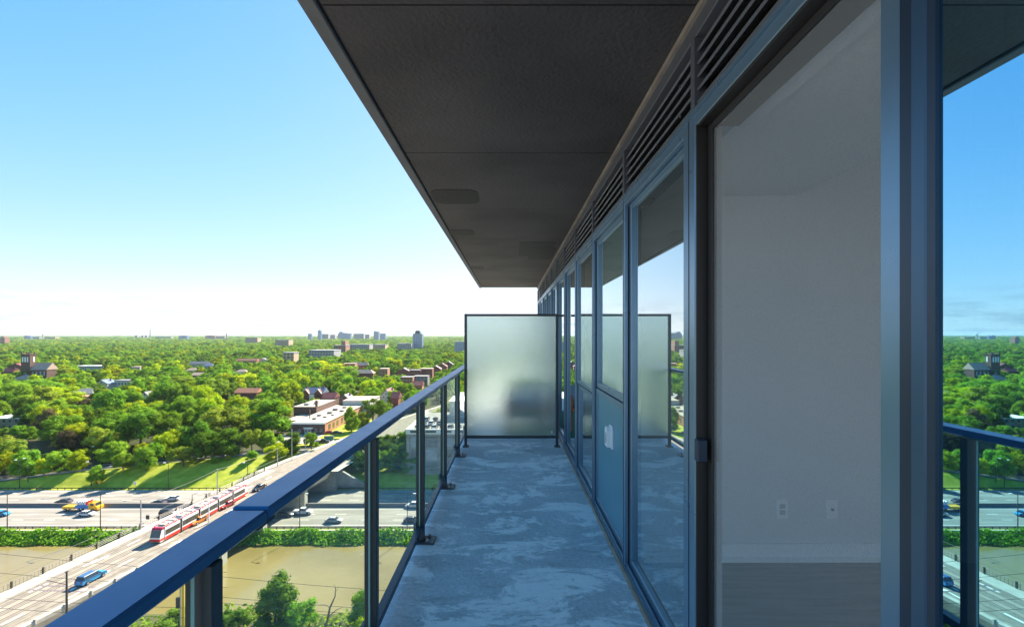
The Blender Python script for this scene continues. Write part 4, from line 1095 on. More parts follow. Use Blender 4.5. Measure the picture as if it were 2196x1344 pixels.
# far apartment blocks and towers on the skyline
M_FB = {'tan': brick('tan_block', (.50, .37, .25), (.42, .31, .21)), 'rust': brick('rust_block', (.34, .17, .12), (.28, .14, .10)), 'grey': brick('grey_block', (.34, .35, .37), (.27, .28, .30)),
        'blue': mat('blue_glass_block', (.16, .24, .36), .25, col2=(.12, .19, .30), nscale=.02), 'white': brick('white_block', (.36, .36, .35), (.30, .30, .30))}
def block(px0, px1, top, d, c, label, floors=None, cap=None, name='apartment_block', cat='apartment block', vis=None, group='buildings on the skyline'):
    if vis: d = 28500.0 / (vis - VY)
    x0, x1 = (px0 - VX) / FPX * d, (px1 - VX) / FPX * d; xm = (x0 + x1) / 2; z = ground(xm, d)
    H = CAM_Z - (top - VY) / FPX * d - z; w = x1 - x0; dp = max(14, min(w, 30))
    h = thing(name, label, cat, (xm, d, z), group=group)
    B('wall', -w / 2, w / 2, 0, dp, -3, H, M_FB[c], h)
    B('parapet', -w / 2 - .4, w / 2 + .4, -.4, dp + .4, H + .001, H + 1.2, M_FB['grey'], h)
    n = max(3, int(H / 3.4)); wd = MB(); nb = max(3, int(w / 4.2))
    for k in range(n):
        zz = H * (k + .35) / n
        for j in range(nb): wd.box(-w / 2 + w * (j + .18) / nb, -w / 2 + w * (j + .82) / nb, -.35, -.001, zz, zz + H / n * .42)
    stuff(wd.build('window_grid', M_WIN if c != 'blue' else M_WINB, h))
    if cap:
        for a, b, hh in cap: B('roof_house', -w / 2 + a * w, -w / 2 + b * w, 2, dp - 2, H + 1.201, H + hh, M_FB[c], h)
    KEEP.append((x0, x1, d, d + dp))
    if vis: VIS.append((px0, px1, vis, d))
    return h
block(885, 905, 716, 1100, 'blue', 'tall blue-grey tower with stepped top standing alone above the trees', 22, ((.22, .78, 7), (.32, .68, 9)), 'tower_block', vis=745)
block(975, 999, 733, 900, 'blue', 'blue glass slab half hidden beside the frosted screen', 12, vis=750)
block(526, 552, 724, 1500, 'tan', 'tan slab block with vertical balcony stripes, upper of two', 7, vis=734)
block(590, 619, 729, 1150, 'tan', 'tan slab block with white end wall, lower of two', 7, vis=740)
block(440, 461, 719.5, 2600, 'rust', 'rust-brown apartment slab beside a lighter one', 9, ((.2, .6, 4),), vis=728)
block(463, 482, 720.5, 2600, 'tan', 'pale tan apartment slab right of the rust-brown one', 8, vis=728)
block(383, 401, 720, 3000, 'blue', 'pale blue office block on the horizon', 6, ((.3, .7, 3),))
block(333, 366, 722, 3300, 'white', 'long low white building on the horizon by a chimney', 5)
block(0, 10, 724, 1500, 'rust', 'brown church-like block at the photo edge on the horizon', 5, ((.2, .6, 6),), vis=736)
block(51, 65, 721, 3000, 'blue', 'blue office cluster left of the crane', 6, ((.1, .5, 6),))
block(70, 84, 722.5, 3000, 'grey', 'grey block between the blue offices and the crane', 5)
block(96, 118, 722.5, 3000, 'tan', 'low tan block right of the crane', 5)
block(289, 294, 719, 3500, 'grey', 'tiny grey tower, first of three left of the tall chimney', 5)
block(303, 307, 719, 3500, 'grey', 'tiny grey tower, second of three left of the tall chimney', 5)
block(311, 315, 719, 3500, 'grey', 'tiny grey tower, third of three, closest to the tall chimney', 5)
block(660, 667, 715.5, 2800, 'blue', 'short blue tower at the start of the skyline cluster', 9)
block(681, 688, 709, 2800, 'blue', 'tallest slender tower of the skyline cluster', 14, ((.3, .7, 6),), 'tower_block')
block(690, 704, 716, 3000, 'grey', 'grey slab right of the slender skyline tower', 8)
block(708, 718, 717.5, 3000, 'grey', 'low grey slab in the middle of the skyline cluster', 6)
block(724, 752, 715, 3000, 'blue', 'wide stepped blue block on the skyline', 8, ((.1, .35, 12), (.4, .7, 4)))
block(758, 780, 715.5, 3000, 'grey', 'wide grey slab on the skyline', 8)
block(783, 792, 717, 3000, 'grey', 'small grey block right of the wide slab on the skyline', 6)
block(801, 812, 711, 2600, 'blue', 'tall end block of the skyline cluster', 12, ((.1, .5, 4),), 'tower_block')
block(813, 826, 715, 2700, 'blue', 'lower stepped block beside the tall end block of the skyline', 9)
block(715, 741, 741, 800, 'rust', 'brick school-like building with square turret, in the middle distance', 4, ((.62, .95, 9),), 'brick_hall', 'hall', 752, 'buildings in the middle distance')
block(662, 716, 752, 640, 'grey', 'long grey flat-roofed building in the middle distance', 2, None, 'flat_roofed_building', 'building', 760, 'buildings in the middle distance')
block(748, 792, 739, 850, 'white', 'long pale low building right of the brick hall', 2, None, 'flat_roofed_building', 'building', 746, 'buildings in the middle distance')
block(800, 826, 739.5, 880, 'tan', 'low tan building left of the blue-grey tower', 2, None, 'flat_roofed_building', 'building', 746, 'buildings in the middle distance')
block(852, 882, 737, 900, 'white', 'low white building touching the foot of the blue-grey tower', 2, None, 'flat_roofed_building', 'building', 746, 'buildings in the middle distance')
block(607, 630, 757, 620, 'tan', 'low tan roofed building behind the large grove', 2, None, 'flat_roofed_building', 'building', 766, 'buildings in the middle distance')
def chimney(px, top, d, lab):
    x = (px - VX) / FPX * d; z = ground(x, d); H = CAM_Z - (top - VY) / FPX * d - z
    tag(link('chimney_stack', MB().tube([(0, 0, -2), (0, 0, H * .6), (0, 0, H)], [5, 4, 3.4], 10).mesh('chimney_stack', M_FB['grey']), None, (x, d, z)), lab, 'chimney')
chimney(322, 705, 3400, 'tall thin grey chimney standing on the horizon')
chimney(485.5, 714, 2700, 'shorter chimney right of the tan slabs on the horizon')
cr_ = thing('tower_crane', 'tower crane with raised jib above the horizon blocks', 'crane', ((91 - VX) / FPX * 2900, 2900, ground(-2900, 2900)))
hh = CAM_Z + 3 / FPX * 2900 - ground(-2900, 2900)
B('mast', -1.6, 1.6, -1.6, 1.6, 0, hh, mat('crane_paint', (.25, .2, .2), .6), cr_)
q = MB(); q.tube([(4, 0, hh - 2), (-20, 0, hh + 17)], [1.6, 1.0], 4); q.build('jib', MATS['crane_paint'], cr_)
B('counterweight', 3, 9, -1.5, 1.5, hh - 5, hh - 1, MATS['crane_paint'], cr_); B('operator_cab', -2.5, -1.61, -1.6, 1.6, hh - 4, hh - 1, MATS['crane_paint'], cr_)
# ================================================================== fill the wood between and behind
def px_of(x, d): return VX + FPX * x / d
def py_of(z, d): return VY + FPX * (CAM_Z - z) / d
def sight_ok(x, d, w, h, z):
    p, r_ = px_of(x, d), FPX * w / d / 2; t_ = py_of(z + h, d)
    for a, b, low, dd in VIS:
        if d < dd + 2 and p + r_ * .75 > a and p - r_ * .75 < b and t_ < low: return False
    return True
FAR = []
g_ = np.random.default_rng(11)
placed = {}
def near_taken(x, d, r):
    i, j = int(x // 16), int(d // 16)
    for a in (i - 1, i, i + 1):
        for b in (j - 1, j, j + 1):
            for (xx, dd, rr) in placed.get((a, b), ()):
                if (xx - x) ** 2 + (dd - d) ** 2 < (.58 * (r + rr)) ** 2: return True
    return False
def put(x, d, r): placed.setdefault((int(x // 16), int(d // 16)), []).append((x, d, r))
for T in TREES: put(T['x'], T['d'], T['w'] / 2)
def candidates(d0, d1, step):
    d = d0
    while d < d1:
        xs = np.arange(-1.22 * d - 20, .14 * d + 8, step)
        for x in xs: yield x + g_.uniform(-.5, .5) * step, d + g_.uniform(-.5, .5) * step
        d += step
for x, d in candidates(166, 1500, 9.0):
    rd = interp(x, RAMP_D)
    if d < rd + 6: continue
    w = float(g_.choice([g_.uniform(8, 13), g_.uniform(12, 21)])); h = min(17.0, float(w * g_.uniform(.72, .95)) + 1.5)
    if d < rd + 30: w *= .75; h *= .68
    if blocked(x, d, w / 2) or near_taken(x, d, w / 2): continue
    z = ground(x, d)
    if not sight_ok(x, d, w, h, z):
        w *= .55; h *= .5
        if not sight_ok(x, d, w, h, z): continue
    put(x, d, w / 2)
    c_ = int(g_.choice([0, 1, 1, 1, 1, 2, 2, 3]))
    FAR.append((x, d, w, h, z, c_))
FAR.sort(key=lambda t_: -(t_[2] / t_[1]) * (1 if -1.14 < t_[0] / t_[1] < -.09 else .01))
n_ind = 300 - len(TREES)
for x, d, w, h, z, c_ in FAR[:n_ind]:
    add_tree(x, d, w, h, c_, None, None, z)
rest = FAR[n_ind:]
# labels for the trees that nothing else singles out: by belt, counted from one side
def belt(T):
    d = T['d']
    if T.get('zone'): return 'on the shaded bank beyond the railing glass'
    if d < 215: return 'low on the wooded slope'
    if d < 260: return 'in the belt level with the school'
    if d < 310: return 'in the belt behind the school'
    return 'in the belt below the church'
ORD = lambda n: '%d%s' % (n, 'th' if 10 <= n % 100 <= 20 else {1: 'st', 2: 'nd', 3: 'rd'}.get(n % 10, 'th'))
bl = {}
for T in TREES:
    if not T['label']: bl.setdefault((belt(T), T['c']), []).append(T)
for (b, c_), L_ in bl.items():
    for i, T in enumerate(sorted(L_, key=lambda T: T['x'] / T['d'])):
        T['label'] = '%s tree, %s such from the left %s' % (LN[c_], ORD(i + 1), b)
for T in TREES:
    root = thing('tree', T['label'], 'tree', (T['x'], T['d'], T['z'] - .1), rnd.uniform(0, 6.28), 'trees', (T['w'], T['w'], T['h']))
    link('trunk', TR[rnd.randrange(3)], root)
    me = CR_CONE if T['cone'] else (CR_HI if T['d'] < 330 else CR_MD)[T['s']]
    c_ = link('crown', me, root)
    c_.material_slots[0].link = 'OBJECT'; c_.material_slots[0].material = LM[T['c']]
# everything farther off reads as one mass of canopy
pts = [(x, d, z - .1, w, w, h, rnd.random() * 6.28, rnd.randrange(8)) for x, d, w, h, z, c_ in rest]
for d0, d1, st_, sw, sh in ((1500, 3000, 21, 26, 14), (3000, 6000, 52, 66, 17), (6000, 9800, 120, 150, 22)):
    for x, d in candidates(d0, d1, st_):
        if any(a - 5 < x < b + 5 and c0 - 25 < d < c1 for a, b, c0, c1 in KEEP[-40:]): continue
        w = sw * g_.uniform(.8, 1.25); h = sh * g_.uniform(.75, 1.15)
        if not sight_ok(x, d, w, h, ground(x, d)): h *= .55
        pts.append((x, d, ground(x, d) - .3, w, w, h, rnd.random() * 6.28, rnd.randrange(8)))
# houses too small to count stay under the canopy
me = bpy.data.meshes.new('distant_woodland'); me.from_pydata([p[:3] for p in pts], [], [])
for nm, k in (('sx', 3), ('sz', 5), ('rz', 6)):
    at = me.attributes.new(nm, 'FLOAT', 'POINT'); at.data.foreach_set('value', [p[k] for p in pts])
at = me.attributes.new('pick', 'INT', 'POINT'); at.data.foreach_set('value', [p[7] for p in pts])
fw = link('distant_woodland', me); stuff(tag(fw, 'unbroken canopy of green trees stretching away to the horizon', 'woodland'))
md_first = [next(o for o in bpy.data.objects if o.data == m) if any(o.data == m for o in bpy.data.objects) else None for m in CR_MD]
ng = bpy.data.node_groups.new('woodland', 'GeometryNodeTree')
ng.interface.new_socket('Geometry', in_out='INPUT', socket_type='NodeSocketGeometry'); ng.interface.new_socket('Geometry', in_out='OUTPUT', socket_type='NodeSocketGeometry')
N = ng.nodes.new; K = ng.links.new
gi, go = N('NodeGroupInput'), N('NodeGroupOutput'); iop = N('GeometryNodeInstanceOnPoints'); iop.inputs['Pick Instance'].default_value = True
jg = N('GeometryNodeJoinGeometry')
for i, o in enumerate(md_first):
    if o is None:                                # a kind no individual tree uses: give one back-row tree that crown
        o = next(q for q in reversed([q for q in bpy.data.objects if q.name.startswith('crown')]))
    oi = N('GeometryNodeObjectInfo'); oi.inputs['Object'].default_value = o; oi.inputs['As Instance'].default_value = True; oi.transform_space = 'ORIGINAL'
    K(oi.outputs['Geometry'], jg.inputs[0])
def na(nm, typ='FLOAT'):
    n = N('GeometryNodeInputNamedAttribute'); n.data_type = typ; n.inputs[0].default_value = nm; return n.outputs[0]
cs = N('ShaderNodeCombineXYZ'); cr2 = N('ShaderNodeCombineXYZ')
sx_ = na('sx'); K(sx_, cs.inputs[0]); K(sx_, cs.inputs[1]); K(na('sz'), cs.inputs[2]); K(na('rz'), cr2.inputs[2])
K(gi.outputs[0], iop.inputs['Points']); K(jg.outputs[0], iop.inputs['Instance']); K(na('pick', 'INT'), iop.inputs['Instance Index'])
K(cr2.outputs[0], iop.inputs['Rotation']); K(cs.outputs[0], iop.inputs['Scale']); K(iop.outputs[0], go.inputs[0])
md = fw.modifiers.new('scatter', 'NODES'); md.node_group = ng
print('trees', len(TREES), 'far points', len(pts))
# the dead snag on the near bank
sg = thing('dead_tree', 'bare dead tree leaning over the muddy river, seen through the railing glass', 'dead tree', (-32.5, 79, -50.2))
q = MB(); q.tube([(0, 0, -.3), (.9, 0, 2.6), (1.3, 0, 4.6), (2.2, 0, 6.6), (2.3, 0, 8.2)], [.26, .2, .16, .1, .06], 7); q.build('trunk', mat('dead_wood', (.26, .22, .18), .9, col2=(.16, .13, .11), nscale=6), sg)
for pts_, r_ in (([(1.0, 0, 3.0), (2.2, .3, 4.0), (3.4, .2, 4.6)], .1), ([(1.3, 0, 4.5), (.6, .2, 5.0), (-.6, .1, 5.1)], .07), ([(2.25, 0, 7.4), (2.7, 0, 7.9), (2.75, 0, 8.5)], .05), ([(2.3, 0, 8.0), (2.0, 0, 8.4), (2.1, 0, 8.8)], .04), ([(.5, 0, 1.4), (1.6, -.2, 2.0), (2.6, -.2, 2.9)], .09)):
    q = MB(); q.tube(pts_, [r_, r_ * .7, r_ * .3], 5); q.build('branch', MATS['dead_wood'], sg)
# ================================================================== vehicles
TYRE = MB().cyl((0, -.11, 0), (0, .11, 0), .33, 14).mesh('wheel', mat('tyre_rubber', (.02, .02, .02), .8))
RIM = MB().cyl((0, -.115, 0), (0, .115, 0), .20, 10).mesh('rim', mat('alloy_rim', (.4, .4, .42), .35, metal=.6))
M_CGL = mat('car_glass', (.015, .02, .025), .08, spec=.8)
M_HEADL = mat('headlight', (.75, .76, .74), .2); M_TAILL = mat('taillight', (.45, .02, .02), .3)
def paint(n, c): return mat('paint_' + n, c, .28, metal=.1, spec=.6)
PROF = {'sedan': dict(L=4.7, W=1.8, belt=.92, H=1.45, c0=-1.85, c1=-1.1, c2=.35, c3=1.15),
        'suv': dict(L=4.7, W=1.88, belt=1.05, H=1.70, c0=-2.2, c1=-1.9, c2=.45, c3=1.2),
        'hatch': dict(L=4.3, W=1.78, belt=.95, H=1.5, c0=-2.0, c1=-1.55, c2=.4, c3=1.2),
        'pickup': dict(L=5.6, W=1.95, belt=1.12, H=1.82, c0=-.75, c1=-.55, c2=.75, c3=1.35)}
def car(kind, loc, rot, pm, label, group, roofm=None, name=None):
    p = PROF[kind]; L_, W, bl_, H = p['L'] / 2, p['W'] / 2, p['belt'], p['H']
    t_ = thing(name or {'sedan': 'sedan_car', 'suv': 'suv_car', 'hatch': 'hatchback_car', 'pickup': 'pickup_truck'}[kind], label, 'truck' if kind == 'pickup' else 'car', loc, rot, group)
    # body: side profile, narrower at sills and bonnet
    sec = [(-L_, .45, .84), (-L_ + .06, bl_ - .06, .90), (-L_ + .35, bl_, .95), (p['c3'], bl_, .97), (L_ - .35, bl_ - .13, .92), (L_, .62, .82), (L_ - .04, .30, .84), (-L_ + .1, .30, .86)]
    V = []; n = len(sec)
    for sgn in (-1, 1): V += [(x, sgn * W * k, z) for x, z, k in sec]
    V += [(x, 0, z + (.03 if z > .8 else 0)) for x, z, k in sec]
    F = [tuple(range(n)), tuple(range(2 * n - 1, n - 1, -1))]
    for i in range(n):
        j = (i + 1) % n; F += [(i, j, 2 * n + j, 2 * n + i), (n + j, n + i, 2 * n + i, 2 * n + j)]
    q = MB(); q.add(V, F); q.fix = True; q.build('body', pm, t_)
    if kind == 'pickup': B('cargo_bed', -L_ + .12, p['c0'] - .1, -W * .78, W * .78, bl_ - .02, bl_ + .015, M_STEELD, t_)
    def gh(z0, z1, in0, in1, xa, xb, xc, xd):
        return [(xa, -W * in0, z0), (xd, -W * in0, z0), (xd, W * in0, z0), (xa, W * in0, z0), (xb, -W * in1, z1), (xc, -W * in1, z1), (xc, W * in1, z1), (xb, W * in1, z1)]
    HX = [(0, 3, 2, 1), (4, 5, 6, 7), (0, 1, 5, 4), (1, 2, 6, 5), (2, 3, 7, 6), (3, 0, 4, 7)]
    MB().add(gh(bl_ + .001, H - .07, .93, .74, p['c0'], p['c1'], p['c2'], p['c3']), HX).build('windows', M_CGL, t_)
    rf_ = MB().add(gh(H - .069, H, .755, .68, p['c1'] - .06, p['c1'] + .12, p['c2'] - .12, p['c2'] + .06), HX).build('roof', roofm or pm, t_)
    for xx in (p['c1'] + .02, (p['c1'] + p['c2']) / 2, p['c2']):
        q = MB()
        for sgn in (-1, 1): q.tube([(xx, sgn * W * .945, bl_), (xx, sgn * W * .765, H - .07)], .045, 4)
        q.build('pillar', pm, t_)
    for sx in (-1, 1):
        for sy in (-1, 1):
            w_ = link('wheel', TYRE, t_, (sx * L_ * .60, sy * (W - .10), .33)); link('rim', RIM, w_)
    for sy in (-1, 1):
        B('headlight', L_ - .16, L_ - .02, sy * W * .58 - .16, sy * W * .58 + .16, .60, .74, M_HEADL, t_)
        B('taillight', -L_ - .015, -L_ + .1, sy * W * .62 - .14, sy * W * .62 + .14, .68, .88, M_TAILL, t_)
    return t_
PW, PG, PB, PD, PR, PO, PS = paint('white', (.72, .73, .74)), paint('grey', (.12, .125, .14)), paint('blue', (.03, .26, .52)), paint('black', (.025, .028, .035)), paint('red', (.40, .02, .025)), paint('orange', (.75, .22, .02)), paint('silver', (.42, .43, .45))
def hpos(px, py, z=ZH): p = onplane(px, py, z); return (p.x, p.y, z + .01)
HG = 'vehicles on the highway'
car('sedan', hpos(137, 1078), math.pi, PG, 'dark grey sedan on the far carriageway above the tow truck', HG)
car('sedan', hpos(186, 1105), 0, PW, 'white sedan beside the blue and yellow truck', HG)
car('hatch', hpos(3, 1105), 0, PB, 'blue car cut by the photo edge on the near carriageway', HG, name='hatchback_car')
car('sedan', hpos(339, 1081), math.pi, PG, 'grey sedan trailing the white car on the far carriageway', HG)
car('sedan', hpos(370, 1072), math.pi, PW, 'white sedan on the far carriageway left of the bridge', HG)
car('suv', hpos(361, 1103), 0, PD, 'dark car partly behind the bridge balustrade', HG)
car('pickup', hpos(649, 1101), 0, PW, 'white crew-cab pickup on the highway, seen through the railing glass', HG)
car('sedan', hpos(716, 1119), 0, PS, 'silver sedan in the nearest highway lane, seen through the railing glass', HG)
car('suv', hpos(886, 1087), math.pi, PW, 'white car on the far carriageway behind the third railing post', HG)
car('sedan', hpos(884, 1118), 0, PG, 'grey car in the near lanes behind the third railing post', HG)
car('hatch', hpos(613, 1106), 0, PG, 'grey car tailing the white pickup beyond the glass', HG)
# tow truck with a blue and a yellow load
tt = thing('service_truck', 'blue and yellow highway service truck towing a yellow cushion trailer', 'truck', hpos(180, 1093), 0, HG)
PY = paint('yellow', (.80, .42, .02)); PBL = paint('royal_blue', (.02, .20, .52))
q = MB().prism([(2.3, .5), (5.0, .5), (5.0, 1.25), (4.5, 1.5), (4.15, 2.5), (2.3, 2.55)], -1.15, 1.15, 'y'); q.build('cab', PY, tt)
q = MB().prism([(4.19, 1.6), (4.52, 1.6), (4.2, 2.38)], -1.0, 1.0, 'y'); q.build('windshield', M_CGL, tt)
for sy in (-1, 1): B('side_window', 2.9, 3.9, sy * 1.155 - .01, sy * 1.155 + .01, 1.6, 2.3, M_CGL, tt)
B('beacon', 2.6, 3.2, -.7, .7, 2.56, 2.75, PO, tt)
B('chassis', -5.6, 2.29, -.5, .5, .55, .8, M_STEELD, tt)
B('flatbed', -1.6, 2.28, -1.2, 1.2, .81, 1.75, PBL, tt, b=.05)
for k in range(4): B('barrel', -1.4 + k * .72, -.85 + k * .72, -.9, .9, 1.751, 2.9 + .15 * (k % 2), PW, tt, b=.08)
B('sign_board', 1.55, 1.75, -1, 1, 1.752, 2.9, PR, tt)
B('cushion_trailer', -5.6, -1.75, -1.1, 1.1, .65, 1.35, PY, tt, b=.08)
for xx in (-4.6, -.6, .5, 3.7):
    for sy in (-1, 1):
        w_ = link('wheel', TYRE, tt, (xx, sy * 1.02, .42), scale=(1.3, 1.3, 1.3)); link('rim', RIM, w_)
# on the bridge
def brot(d): return math.atan2(1, .104)          # heading along the bridge, away from the camera
def bpos(px, py): p = onplane(px, py, ZD); return (p.x, p.y, ZD + .012)
BG = 'vehicles on the bridge'
car('suv', bpos(196, 1244), brot(0), PB, 'bright blue hatchback driving away along the bridge', BG, paint('roof_blue', (.05, .12, .25)), name='hatchback_car')
car('sedan', bpos(426, 1120), brot(0) + math.pi, PO, 'orange taxi beside the streetcar on the bridge', BG)
car('sedan', bpos(487, 1086), brot(0) + math.pi, PR, 'crimson car half hidden by the railing cap behind the orange taxi', BG)
car('sedan', bpos(556, 1049), brot(0) + math.pi, PD, 'dark car at the far end of the bridge just above the railing cap', BG)
# streetcar
sa = onplane(331, 1166, ZD); sb = onplane(519, 1063, ZD)
hd = math.atan2(sa.y - sb.y, sa.x - sb.x); LN_ = 30.0
fr_ = Vector((sa.x, sa.y, 0)); bk = fr_ - Vector((math.cos(hd), math.sin(hd), 0)) * LN_
tm = thing('streetcar', 'long red and white articulated streetcar crossing the bridge', 'streetcar', (bk.x, bk.y, ZD + .012), hd)
M_TW = paint('tram_white', (.78, .77, .75)); M_TR = paint('tram_red', (.62, .035, .02)); M_TC = paint('tram_crimson', (.45, .01, .04)); M_TG = mat('tram_roof', (.42, .42, .42), .6, col2=(.34, .34, .35), nscale=1)
M_TWN = mat('tram_glass', (.03, .035, .03), .07, spec=.9); M_GANG = mat('gangway_rubber', (.025, .022, .022), .8)
W2 = 1.27; segs = [(0.9, 5.7), (6.3, 11.4), (12.0, 18.0), (18.6, 23.7), (24.3, 28.6)]
for i, (a, b) in enumerate(segs):
    md_ = B('module', a, b, -W2, W2, .28, 3.12, M_TW, tm, b=.06)
    for sy in (-1, 1):
        B('skirt', a + .05, b - .05, sy * (W2 + .012) - .01, sy * (W2 + .012) + .01, .30, .98, M_TR, md_)
        B('window_strip', a + .12, b - .12, sy * (W2 + .012) - .01, sy * (W2 + .012) + .01, 1.32, 2.45, M_TWN, md_)
        B('roof_edge', a, b, sy * (W2 - .06) - .08, sy * (W2 - .06) + .08, 3.121, 3.30, M_TC, md_)
        for k in range(3):
            xx = a + (b - a) * (k + 1) / 4
            B('window_post', xx - .05, xx + .05, sy * (W2 + .026) - .003, sy * (W2 + .026) + .003, 1.33, 2.44, M_GANG, md_)
    B('roof_panel', a + .02, b - .02, -W2 + .15, W2 - .15, 3.122, 3.16, M_TG, md_)
    for k in range(3):
        c0 = a + .4 + k * (b - a - .5) / 3
        B('roof_unit', c0, c0 + (b - a) / 3 - .55, -.75, .75, 3.161, 3.48 - .06 * (k % 2), M_TG if (i + k) % 2 else M_CONCL, md_, b=.03)
for (a0, b0), (a1, b1) in zip(segs[:-1], segs[1:]): B('gangway', b0 + .005, a1 - .005, -W2 + .1, W2 - .1, .35, 3.05, M_GANG, tm)
def nose(x0, sgn):
    pr_ = [(0, .28), (1.15, .28), (1.35, .55), (1.28, 1.25), (.72, 2.9), (.5, 3.12), (0, 3.12)]
    q = MB().prism([(x0 + sgn * u, v) for u, v in pr_], -W2 + .10, W2 - .10, 'y'); n_ = q.build('nose', M_TW, tm)
    q = MB().prism([(x0 + sgn * u, v) for u, v in ((1.31, 1.28), (.80, 2.72), (.76, 2.70), (1.25, 1.28))], -W2 + .17, W2 - .17, 'y'); q.build('windshield', M_TWN, n_)
    q = MB().prism([(x0 + sgn * u, v) for u, v in ((.02, 2.76), (.82, 2.76), (.56, 3.16), (.02, 3.16))], -W2 + .09, W2 - .09, 'y'); q.build('red_brow', M_TC, n_)
    q = MB().prism([(x0 + sgn * u, v) for u, v in ((.02, .45), (1.33, .45), (1.37, .62), (1.33, .98), (.02, .98))], -W2 + .09, W2 - .09, 'y'); q.build('red_bumper', M_TR, n_)
    for sy in (-1, 1): B('headlight', x0 + sgn * 1.30 - .05, x0 + sgn * 1.30 + .05, sy * .8 - .18, sy * .8 + .18, 1.02, 1.16, M_HEADL, n_)
nose(28.62, 1); nose(.88, -1)
for xx in (3.2, 15, 26.2): 
    bg_ = B('bogie', xx - 1.1, xx + 1.1, -W2 + .15, W2 - .15, .08, .279, M_GANG, tm)
q = MB(); q.tube([(14.2, 0, 3.49), (15.3, 0, 4.3), (14.4, 0, 5.3)], .05, 4); q.tube([(14.4, -.6, 5.3), (14.4, .6, 5.3)], .04, 4); q.build('pantograph', M_STEELD, tm)
# parked by the school and on the side road
SG = 'cars parked round the school'
car('sedan', (*hit(703, 931).xy, ZD + .04), math.pi + .25, PR, 'red car parked at the corner of the brick school', SG)
car('sedan', (*hit(722, 931).xy, ZD + .04), .25, PD, 'dark blue car next to the red one by the school lawn', SG)
car('pickup', (*hit(692, 951).xy, ZD + .04), .2, PD, 'black pickup in the school forecourt beside the green container', SG)
gb = thing('container', 'green open-topped container in the school forecourt', 'container', (*hit(706, 945).xy, ZD + .035), .2)
q = MB().prism([(-1.6, 0), (1.6, 0), (2.0, 1.7), (-2.0, 1.7)], -1, 1, 'y'); q.build('tub', paint('container_green', (.02, .22, .15)), gb); B('rim', -2.05, 2.05, -1.05, 1.05, 1.701, 1.8, M_STEELD, gb)
def rpos(x): return (x, interp(x, RAMP_D) + .4, interp(x, RAMP_Z) + .03)
car('sedan', rpos(-138), .15, PS, 'silver-blue car on the bend of the side road beside the lone bank tree', SG)
car('sedan', rpos(-112), .2, PG, 'grey car parked under the dark trees on the side road', SG)
car('hatch', rpos(-107), .2, PD, 'black car parked behind the grey one on the side road', SG)
for i, (x, y, pm, nm) in enumerate(((2.5, 6, PW, 'white'), (5.5, 6, PD, 'black'), (8.5, 6, PS, 'silver'), (11.5, 6.2, PR, 'red'), (14.5, 6, PG, 'grey'), (3, 14, PB, 'blue'), (6, 14, PW, 'second white'), (9, 14, PG, 'second grey'), (2.8, 22, PS, 'second silver'), (6.2, 22, PD, 'second black'), (17.5, 6.1, PS, 'third silver'), (21, 6, PW, 'third white'))):
    car('sedan' if i % 2 else 'suv', (-37 + x + .6, 163 + y, -48.4 + HW - 1.09), math.pi / 2, pm, '%s car parked on the garage roof, %s row from the parapet' % (nm, 'front' if y < 10 else 'second' if y < 18 else 'third'), 'cars on the garage roof')
# ------------------------------------------------------------------ lamps, poles, wires, signs
def lamp(x, y, z, H, label, arm=1.8, ang=0.0, m=M_STEELD):
    t_ = thing('street_lamp', label, 'street lamp', (x, y, z), ang, 'street lamps')
    MB().tube([(0, 0, 0), (0, 0, H)], [.13, .075], 7).build('pole', m, t_)
    MB().tube([(0, 0, H - .15), (arm * .6, 0, H + .22), (arm, 0, H + .25)], .05, 5).build('arm', m, t_)
    B('lamp_head', arm - .25, arm + .55, -.18, .18, H + .16, H + .33, M_TRIM, t_, b=.03)
names = ['at the photo edge', 'beside the white sedan', 'just before the bridge balustrade', 'in front of the white pickup beyond the glass', 'behind the third railing post']
for px, nm in zip((9, 210, 408, 640, 872), names):
    p = onplane(px, 1136, ZH); lamp(p.x, 122.8, ZH - .3, 9.6, 'dark highway lamp at the river guardrail, ' + nm)
for px, base, hpx, nm in ((42, 1047, 58, 'farther left of two at the foot of the grass bank'), (60, 1036, 50, 'thin one on the side road beside it'), (196, 1044, 52, 'beside the yellow diamond sign'), (207, 985, 26, 'in the dark gap among the side road trees'), (361, 1050, 56, 'on the mown bank below the wide olive shrub'), (531, 1026, 32, 'at the bank right of the streetcar')):
    p = hit(px, base); lamp(p.x, p.y, p.z, hpx * p.y / FPX, 'slim lamp ' + nm, 1.2, math.pi)
def pole(px, base, hpx, label, z=None, m=M_GALV, r=.16, arms=(), on=None):
    p = onplane(px, base, z) if z is not None else hit(px, base)
    H = hpx * p.y / FPX
    t_ = thing('wire_pole', label, 'pole', p, 0, 'overhead wire poles')
    MB().tube([(0, 0, 0), (0, 0, H)], [r, r * .7], 8).build('shaft', m, t_)
    B('cap', -r, r, -r, r, H, H + .12, m, t_)
    for a, z_ in arms:
        MB().tube([(0, 0, H - z_ - .5), (a, 0, H - z_ + .2)], .045, 5).build('bracket', m, t_)
    return Vector((p.x, p.y, p.z + H))
